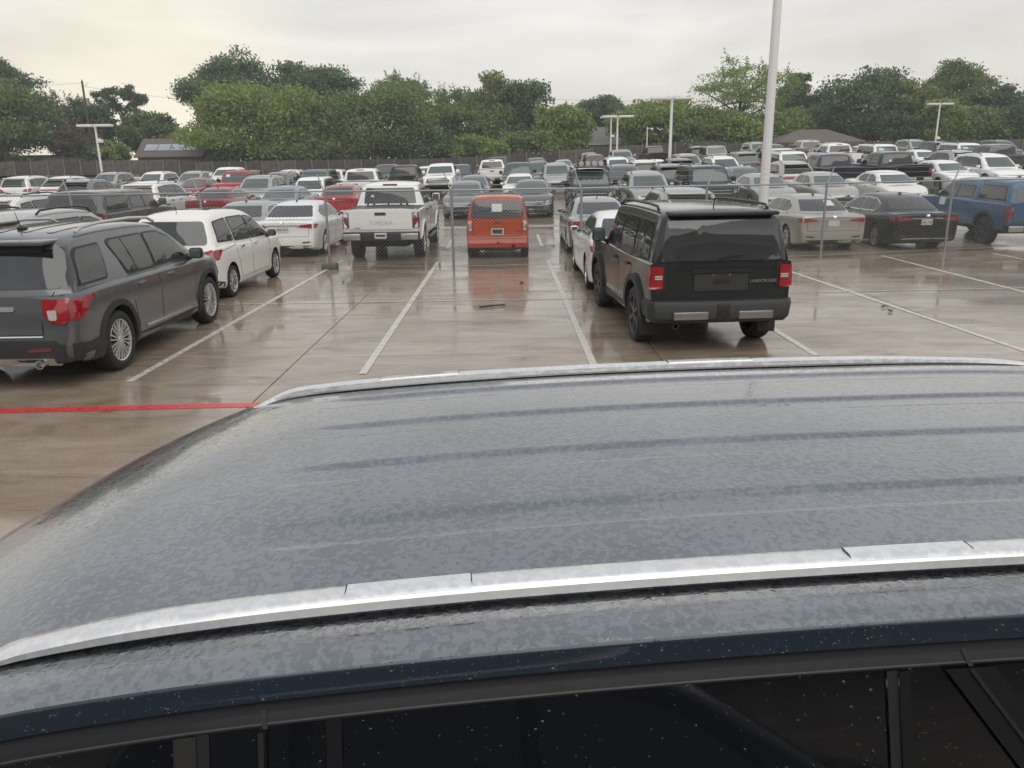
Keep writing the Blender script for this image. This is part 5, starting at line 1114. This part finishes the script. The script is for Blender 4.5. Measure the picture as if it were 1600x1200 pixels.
# ------------------------------------------------------------------ the near SUV whose wet roof fills the foreground
def wet_paint():
    m = mat('wet_navy_paint', (.1, .12, .15), .3, .8, coat=1.0, coat_rough=.03); t, b = nodes(m); b.inputs['Coat IOR'].default_value = 2.3
    n = noise(t, 72, 2.5, .55, coord='Object', dist=.4); big = noise(t, 5, 3, .6, coord='Object')
    s = mth(t, 'ADD', n, mth(t, 'MULTIPLY', mth(t, 'SUBTRACT', big, .5), .45))
    film = mrange(t, s, .485, .515, 0, 1)
    bead = beads(t, 62, .62, r1=.5)
    t.links.new(mixc(t, film, (.150, .159, .173), (.084, .093, .108)), b.inputs['Base Color'])
    t.links.new(mrange(t, film, 0, 1, .26, .18), b.inputs['Roughness']); t.links.new(mrange(t, film, 0, 1, .10, .02), b.inputs['Coat Roughness'])
    h = mth(t, 'ADD', mrange(t, s, .47, .56, 0, 1), mth(t, 'MULTIPLY', bead, 2.4))
    bump(t, b, h, .22, .0014, 'Coat Normal'); bump(t, b, h, .10, .001, 'Normal'); return m
def beads(t, scale, thr, r0=.12, r1=.42):
    # round drops of many sizes: one per cell, most cells empty
    c = N(t, 'ShaderNodeTexCoord'); vo = N(t, 'ShaderNodeTexVoronoi'); vo.inputs['Scale'].default_value = scale; t.links.new(c.outputs['Object'], vo.inputs['Vector'])
    sp_ = N(t, 'ShaderNodeSeparateColor'); t.links.new(vo.outputs['Color'], sp_.inputs[0])
    size = mrange(t, sp_.outputs[0], thr, 1, 0, r1); d = mth(t, 'DIVIDE', vo.outputs['Distance'], mth(t, 'MAXIMUM', size, .001))
    return mth(t, 'MULTIPLY', mrange(t, d, .35, 1.0, 1, 0), mrange(t, sp_.outputs[0], thr, thr + .02, 0, 1))
def wet_side(name, col, rough, metal, thr=.60):
    m = mat(name, col, rough, metal, coat=1.0, coat_rough=.04, spec=.2); t, b = nodes(m)
    bump(t, b, mth(t, 'ADD', beads(t, 95, thr), beads(t, 190, thr + .06)), .45, .002, 'Coat Normal'); return m
WET = wet_paint(); RAIL = mat('wet_silver_rail', (.66, .66, .64), .34, .75, coat=1.0); t_, b_ = nodes(RAIL)
n_ = noise(t_, 55, 3, .55, coord='Object', dist=.5); f_ = mrange(t_, n_, .48, .51, 0, 1)
t_.links.new(mixc(t_, f_, (.78, .78, .77), (.71, .71, .70)), b_.inputs['Base Color']); t_.links.new(mrange(t_, f_, 0, 1, .46, .34), b_.inputs['Roughness']); bump(t_, b_, mrange(t_, n_, .46, .54, 0, 1), .10, .0012, 'Coat Normal')
WGLASS = wet_side('wet_dark_glass', (.004, .005, .007), .05, 0, .87); WTRIM = wet_side('wet_window_trim', (.008, .008, .0085), .5, 0, .80)
nodes(WTRIM)[1].inputs['Coat Weight'].default_value = .08
WTRIM2 = mat('surround_lip_metal', (.05, .049, .047), .35, .5)
WBODY = wet_side('wet_navy_body', (.022, .032, .048), .3, .3, .62)
suv = tag(link('near_suv', None, None, (0, 0, 0), rad(4.5)), 'navy SUV right under the camera, its rain-beaded ribbed roof and silver rails filling the foreground', 'SUV')
def hermite(tab, x):
    xs = [p[0] for p in tab]; ys = [p[1] for p in tab]; d = np.gradient(ys, xs); i = int(min(max(np.searchsorted(xs, x) - 1, 0), len(xs) - 2)); h = xs[i + 1] - xs[i]; t = min(max((x - xs[i]) / h, 0), 1)
    return float((2 * t**3 - 3 * t**2 + 1) * ys[i] + (t**3 - 2 * t**2 + t) * h * d[i] + (-2 * t**3 + 3 * t**2) * ys[i + 1] + (t**3 - t**2) * h * d[i + 1])
ROOF = [(-2.2, 1.50), (-1.5, 1.625), (-1.25, 1.665), (-1.0, 1.70), (-.72, 1.742), (-.43, 1.775), (-.12, 1.795), (.3, 1.809), (1, 1.813), (1.8, 1.795), (2.3, 1.75), (2.7, 1.69)]
REAR = [(.9, -1.05), (1.1, -1.14), (1.3, -1.18), (1.5, -1.16), (1.7, -1.11), (1.9, -1.05), (2.1, -.99), (2.3, -.92), (2.41, -.86), (2.47, -.80), (2.6, -.70)]
RIBS = [1.37, 1.632, 1.90, 2.165]
def sm(a, b, x): t = min(max((x - a) / (b - a), 0), 1); return t * t * (3 - 2 * t)
def zroof(u, v, rib=True):
    t = (v - 1.14) / 1.23; tc_ = min(max(t, 0), 1)
    z = hermite(ROOF, u) + .045 * tc_ + .030 * 4 * tc_ * (1 - tc_)
    e = hermite(REAR, v) - u + .50
    if e > 0: z -= .36 * min(e, .55) ** 2 + max(0, e - .55) * .40 + 3.0 * max(0, e - .55) ** 2
    if v > 2.42: z -= (v - 2.42) * .5 + ((v - 2.42) ** 2) * 9
    if v < 1.075: z -= ((1.075 - v) / .045) ** 2 * .012
    if rib:
        f = sm(-.42, -.20, u) * (1 - sm(2.1, 2.3, u))
        for r in RIBS: z -= .0080 * f * (min(max((v - r + .010) / .014, 0), 1) - sm(r + .064, r + .088, v))
    return z
us = list(np.concatenate([np.linspace(-2.0, -1.2, 14), np.linspace(-1.17, -.3, 60), np.linspace(-.28, 2.7, 70)]))
vs_ = sorted(set([1.03, 1.037, 1.045, 1.055, 1.065, 1.075] + list(np.linspace(1.09, 2.42, 34)) + [2.43, 2.44, 2.455, 2.47, 2.485] + [round(r + d, 4) for r in RIBS for d in (-.016, -.010, -.0055, -.001, .004, .012, .058, .064, .070, .076, .082, .088, .094)]))
def gridbm(us, vs_, zf):
    bm = bmesh.new(); rows = [[bm.verts.new(zf(u, v)) for v in vs_] for u in us]
    for a, b in zip(rows, rows[1:]):
        for k in range(len(vs_) - 1): bm.faces.new((a[k], b[k], b[k + 1], a[k + 1]))
    return bm
me = finish(gridbm(us, vs_, lambda u, v: (u, v, zroof(u, v))), 'roof', WET, 60); roof = link('roof', me, suv)
EDGE = lambda u: zroof(u, 1.03, False)
sub = [u for u in us if -1.02 <= u] 
# cant panel turning down from the roof edge, drip gap, window trim, panes
def strip(name, rows, m, parent=suv, u0=-1.02, u1=2.7):
    uu = [u for u in us if u0 <= u <= u1]; uu = [u0] + [u for u in uu if u - u0 > .004 and u1 - u > .004] + [u1]; bm = bmesh.new()
    R_ = [[bm.verts.new((u, r[0](u) if callable(r[0]) else r[0], EDGE(u) + r[1])) for r in rows] for u in uu]
    for a, b in zip(R_, R_[1:]):
        for k in range(len(rows) - 1): bm.faces.new((a[k], a[k + 1], b[k + 1], b[k]))
    return link(name, finish(bm, name, m, 40), parent)
strip('cant_rail', [(1.03, 0), (1.0280, -.0022), (1.0262, -.008), (1.0225, -.022), (1.018, -.035), (1.020, -.037)], WBODY)
strip('drip_gap', [(1.019, -.033), (1.019, -.045)], MT['seam'])
strip('window_surround', [(1.017, -.0375), (1.006, -.0385), (.998, -.046), (.993, -.053), (.9935, -.0545)], WTRIM)
strip('surround_lip', [(.9925, -.0525), (.990, -.054), (.990, -.057), (.996, -.059)], WTRIM2, u0=-.95)
tz = lambda dz: (.991 - (-.057 - dz) * .30)
def pane(name, u0, u1, m, parent=suv, dz1=-.62, off=0.0, slant=0.0):
    bm = bmesh.new(); n = max(2, int((u1 - u0) / .08)); R_ = []
    for k in range(n + 1):
        row = []
        for j in range(9):
            d = -.057 + (dz1 + .057) * j / 8; u = u0 + (u1 - u0) * k / n + slant * (-.057 - d)
            row.append(bm.verts.new((u, tz(d) - off, EDGE(u) + d)))
        R_.append(row)
    for a, b in zip(R_, R_[1:]):
        for j in range(8): bm.faces.new((a[j], a[j + 1], b[j + 1], b[j]))
    return link(name, finish(bm, name, m, 40), parent)
pane('quarter_window', -.90, -.418, WGLASS); pane('window_divider', -.418, -.386, WTRIM2, off=.004); pane('window_divider', -.386, -.368, MT['seam'], off=.002)
pane('fixed_window', -.368, -.297, WGLASS); pane('fixed_window', -.287, -.20, WGLASS); pane('window_divider', -.20, -.178, WTRIM, off=.006)
pane('side_window', -.178, .645, WGLASS); pane('window_divider',   .645, .662, MT['seam'], off=.005); pane('window_divider', .662, .680, WTRIM, off=.008); pane('fixed_window', .680, 1.0, WGLASS, off=.001)
pane('door_pillar', .735, .815, WTRIM, off=.010, slant=.75); pane('side_window', .815, 1.75, WGLASS, off=.006, slant=.75)
for u, s in ((-.292, 0), (.775, .75)): pane('door_gap', u - .004, u + .004, MT['seam'], off=.014, slant=s)
for u in (-.292, .775):
    bm = bmesh.new(); pts = [(u - .004, 1.006, EDGE(u) - .038), (u + .004, 1.006, EDGE(u) - .038), (u + .009, .989, EDGE(u) - .058), (u + .001, .989, EDGE(u) - .058)]
    bm.faces.new([bm.verts.new((p[0], p[1] - .003, p[2])) for p in pts]); link('door_gap', finish(bm, 'door_gap', MT['seam']), suv)
# roof rails
RT = [(-.86, 1.705), (-.755, 1.751), (-.6, 1.788), (-.36, 1.817), (-.18, 1.829), (.02, 1.838), (.31, 1.845), (.68, 1.849), (1.0, 1.849), (1.5, 1.838), (1.85, 1.812), (2.05, 1.775)]
def rail(v0, sg, dz, u0, label_cov):
    uu = list(np.linspace(u0, 2.02, 90)); bm = bmesh.new(); R_ = []
    for u in uu:
        zb = zroof(u, v0 + sg * .02, False) - .004; zt = hermite(RT, u) + dz + (.0 if sg > 0 else 0); zt = zb + max(.002, (zt - zb) * sm(u0 - .03, u0 + .16, u)); h = zt - zb
        sec = [(.006, zb + h * .28), (.001, zb + h * .34), (0, zb + h * .75), (.006, zt - .002), (.013, zt), (.043, zt + .001), (.050, zt - .003), (.052, zb + h * .5), (.048, zb + h * .28)]
        R_.append([bm.verts.new((u, v0 + sg * a, z)) for a, z in sec])
    for a, b in zip(R_, R_[1:]):
        for k in range(len(a) - 1): bm.faces.new((a[k], b[k], b[k + 1], a[k + 1]))
    bmesh.ops.recalc_face_normals(bm, faces=bm.faces[:])
    o = link('roof_rail', finish(bm, 'roof_rail', RAIL, 40), suv)
    bm = bmesh.new(); R_ = []
    for u in uu[6:-3]:
        zb = zroof(u, v0 + sg * .02, False); zt = hermite(RT, u) + dz; R_.append([bm.verts.new((u, v0 + sg * a, z)) for a, z in ((.012, zb - .006), (.012, zb + max(.001, (zt - zb) * .45)), (.042, zb + max(.001, (zt - zb) * .45)), (.042, zb - .006))])
    for a, b in zip(R_, R_[1:]):
        for k in range(3): bm.faces.new((a[k], b[k], b[k + 1], a[k + 1]))
    bmesh.ops.recalc_face_normals(bm, faces=bm.faces[:])
    link('rail_foot', finish(bm, 'rail_foot', WBODY, 40), o)
    for a, b in label_cov:
        un = np.linspace(a, b, 12); bm = bmesh.new()
        R_ = [[bm.verts.new((u, v0 + sg * q, hermite(RT, u) + dz + .0022 - (0 if .011 < q < .045 else .006))) for q in (.004, .012, .043, .049)] for u in un]
        for p, q in zip(R_, R_[1:]):
            for k in range(3): bm.faces.new((p[k], q[k], q[k + 1], p[k + 1]))
        link('rail_cover', finish(bm, 'rail_cover', RAIL, 40), o)
        for u in (a, b):
            bm = bmesh.new(); z = hermite(RT, u) + dz
            bm.faces.new([bm.verts.new(p) for p in ((u - .0008, v0 + sg * .014, z + .0027), (u + .0008, v0 + sg * .014, z + .0027), (u + .0008, v0 + sg * .043, z + .0030), (u - .0008, v0 + sg * .043, z + .0030))])
            link('cover_gap', finish(bm, 'cover_gap', MT['seam']), o)
rail(1.138, 1, 0.0, -.86, [(-.185, .02), (.66, .88)])
rail(2.392, -1, .035, -.62, [(-.22, .02), (.68, .95)])
# body below the windows, so that the car is whole
hull = Car(dict(L=4.95, W=1.98, H=1.2, gc=.22, wheels=(1.0, 3.9, .37, .25), arch=1.13,
    deck=[(0, 1.02), (.1, 1.10), (.6, 1.14), (3.2, 1.12), (3.9, 1.10), (4.5, 1.0), (4.8, .9), (4.95, .75)], gh=[]))
ctr = (.75, 1.75)
b_o = link('lower_body', hull.body, suv, (ctr[0], ctr[1], 0), rad(-90)); b_o.material_slots[0].link = 'OBJECT'; b_o.material_slots[0].material = WBODY
bm = bmesh.new()   # far flank, tailgate glass and windscreen of the glasshouse
for (u0, u1) in ((-1.3, 2.2),):
    q = [bm.verts.new(p) for p in ((u0 + .9, 2.62, 1.08), (u1, 2.62, 1.08), (u1, 2.46, 1.72), (u0 + 1.1, 2.46, 1.72))]; bm.faces.new(q)
link('far_windows', finish(bm, 'far_windows', MT['glass']), suv)
bm = bmesh.new(); bm.faces.new([bm.verts.new(p) for p in ((-1.78, .95, 1.08), (-1.78, 2.55, 1.08), (-1.42, 2.35, 1.52), (-1.42, 1.15, 1.52))]); link('rear_window', finish(bm, 'rear_window', MT['glass']), suv)
bm = bmesh.new(); bm.faces.new([bm.verts.new(p) for p in ((2.68, 1.1, 1.68), (2.68, 2.45, 1.70), (3.45, 2.55, 1.08), (3.45, .95, 1.08))]); link('windscreen', finish(bm, 'windscreen', MT['glass_clear']), suv)
for s in hull.sp['wheels'][:2]:
    for sx in (1, -1):
        hb, ty, rm = wheel_meshes(.37, .25, 'five', 'alloy')
        h = link('wheel', hb, suv, (ctr[0] + (s - 4.95 / 2), ctr[1] - sx * (.99 - .145), .37), rad(-90) if sx > 0 else rad(90)); link('tyre', ty, h); link('rim', rm, h)
# ------------------------------------------------------------------ hero cars
c = make_large_suv(); explorer_kind = c
c.build('large_suv', 'carbon-grey three-row SUV with chrome rails and multi-spoke rims, leftmost in the front stalls', 'SUV', -5.92, 11.32, rad(-.5), 'grey_warm')
c = make_minivan(); c.build('minivan', 'white minivan with red wrap tail lamps ahead of the carbon-grey SUV', 'minivan', -6.28, 16.95, rad(-1), 'pearl')
s_kind = make_suv('mid'); x_kind = make_suv('rake')
s_kind.build('suv', 'silver SUV with black roof rails, its roof showing over the carbon-grey SUV', 'SUV', -8.9, 15.5, 0, 'silver')
c = make_boxy_suv(); offroader_rear(c)
c.build('offroad_suv', 'big black-green off-roader with silver bumper inserts, parked alone in the front stalls', 'SUV', 2.58, 12.62, rad(4.0), 'black_green')
sd_kind = make_sedan()
sd_kind.build('sedan', 'white sedan half hidden ahead of the big black-green off-roader', 'car', 2.42, 17.35, rad(.5), 'white')
c = make_hatch(); hatch_rear(c); c.build('box_car', 'burnt-orange box-shaped car with a white permit in its rear window', 'car', -.31, 23.05, rad(-.5), 'orange')
p_kind = pickup(); 
c = pickup(); c.text('TUNDRA', 'B', 0, 1.03, .15, 'emboss', .026); c.text('LIMITED', 'B', -.62, .905, .045, 'trim', .026)
c.add('window_sticker', rect(-.52, -.44, 1.60, 1.66, .01), 'B', 'card', .012)
for a in (-.62, -.45, -.05, .3, .47): c.blob('bed_cleat', (a, a + .05, 1.62, 1.66, 1.38, 1.46), 'trim', .004, mirror=False)
c.build('pickup', 'white pickup with dark red upright lamps behind the fence, left of the orange car', 'pickup', -3.32, 23.75, rad(-.5), 'white')
# luxury sedan: own tail dress
def sedan_hero(lights, plate=None, permit=False):
    c = make_sedan()
    if plate: c.plate('B', .0 if lights != 'white' else .0, .80, plate)
    else: c.plate('B', 0, .80)
    if permit: c.add('parking_permit', rp([(.10, 1.20), (.36, 1.20), (.34, 1.33), (.12, 1.33)], .01), 'B', 'card', .012)
    if lights == 'dark': c.tape('bumper_chrome', [(-.66, .36), (.66, .36)], 'B', .02, 'chrome', .016)
    c.add('exhaust_tip', rp([(.50, .22), (.68, .24), (.68, .285), (.52, .27)], .015), 'B', 'chrome', .016, both=True)
    return c
c = sedan_hero('white', 'JRM 4417'); c.build('sedan', 'white luxury sedan with slanted red lamps beside the white pickup, behind the fence', 'car', -6.20, 24.45, rad(-1.0), 'white')
c = sedan_hero('silver', None, True); c.build('sedan', 'champagne-silver sedan with a white permit in its rear window, right of the big off-roader', 'car', 8.75, 24.15, rad(1.0), 'silver_warm')
c = sedan_hero('dark', 'LNK 7105'); c.build('sedan', 'black luxury sedan with a white plate behind the fence, left of the blue truck', 'car', 11.28, 24.2, rad(1.5), 'black')
sd_kind.build('sedan', 'silver sedan with one red lamp showing, behind the fence right of the orange box car', 'car', 2.52, 24.1, 0, 'silver')
t_kind = pickup(True); c = t_kind
c.build('camper_pickup', 'dark grey truck with a camper shell behind the fence, above the carbon-grey SUV', 'pickup', -12.45, 25.6, 0, 'charcoal')
c = pickup(True); c.add('door_placard', rp([(3.22, .98), (3.52, .98), (3.52, 1.20), (3.22, 1.20)], .02), 'S', 'card', .022)
c.build('camper_pickup', 'blue truck with a matching camper shell at the right edge behind the fence', 'pickup', 14.6, 24.75, rad(.5), 'blue')
s_kind.build('suv', 'black SUV added unseen behind the camera to darken reflections in the near car', 'SUV', .6, -2.15, rad(-86), 'black')  # unseen car added so the near windows and trim reflect something dark
# ------------------------------------------------------------------ the rest of the lot
b_kind = make_boxy_suv(False); h_kind = make_hatch()
KIND = dict(suv=s_kind, crossover=x_kind, sedan=sd_kind, boxy=b_kind, pickup=p_kind, hatch=h_kind)
NAME = dict(suv='suv', crossover='crossover', sedan='sedan', boxy='offroad_suv', pickup='pickup', hatch='box_car')
rj = random.Random(5)
for kd, col, dr, x, y, label, cat in BG:
    r = KIND[kd].build(NAME[kd], label, cat, x + rj.uniform(-.06, .06), y + rj.uniform(-.15, .25), (0 if dr == 'r' else math.pi) + rad(rj.uniform(-1.2, 1.2)), col, 'cars parked in the back rows')
    if 'mint sticker' in label:
        k = KIND[kd]; ms = [p for p in k.parts if p[0] == 'sticker_proto']
        me = finish(k.patch(rect(.22, .55, 1.45, 1.62), 'F', .012), 'window_sticker', MT['sticker']); link('window_sticker', me, r)
    if 'pale sticker' in label:
        k = KIND[kd]; me = finish(k.patch(rect(.30, .55, 1.50, 1.66), 'F', .012), 'window_sticker', MT['card']); link('window_sticker', me, r)
    if 'white label' in label:
        k = KIND[kd]; me = finish(k.patch(rect(-.40, -.28, 1.50, 1.60), 'B', .014), 'window_label', MT['white_dot']); link('window_label', me, r)
    if 'roof rack' in label:
        bm = box_bm(bmesh.new(), -.62, .62, .0, .9, 1.95, 1.99, .01); tube_bm(bm, [(-.6, .9, 1.99), (-.6, .9, 2.06), (.6, .9, 2.06), (.6, .9, 1.99)], .02, 6)
        for sx in (-.58, .58):
            for yy in (.05, .85): tube_bm(bm, [(sx, yy, 1.88), (sx, yy, 1.97)], .02, 6)
        rk = link('roof_rack', finish(bm, 'roof_rack', MT['trim']), r)
        for a in (-.42, -.14, .14, .42):
            b = lathe_bm(bmesh.new(), [(0, .01), (0, .10), (-.06, .105), (-.12, .06)], 14); b.transform(Matrix.Translation((a, .96, 2.12)) @ Matrix.Rotation(rad(90), 4, 'Z')); link('rack_lamp', finish(b, 'rack_lamp', MT['clear_lens']), rk)
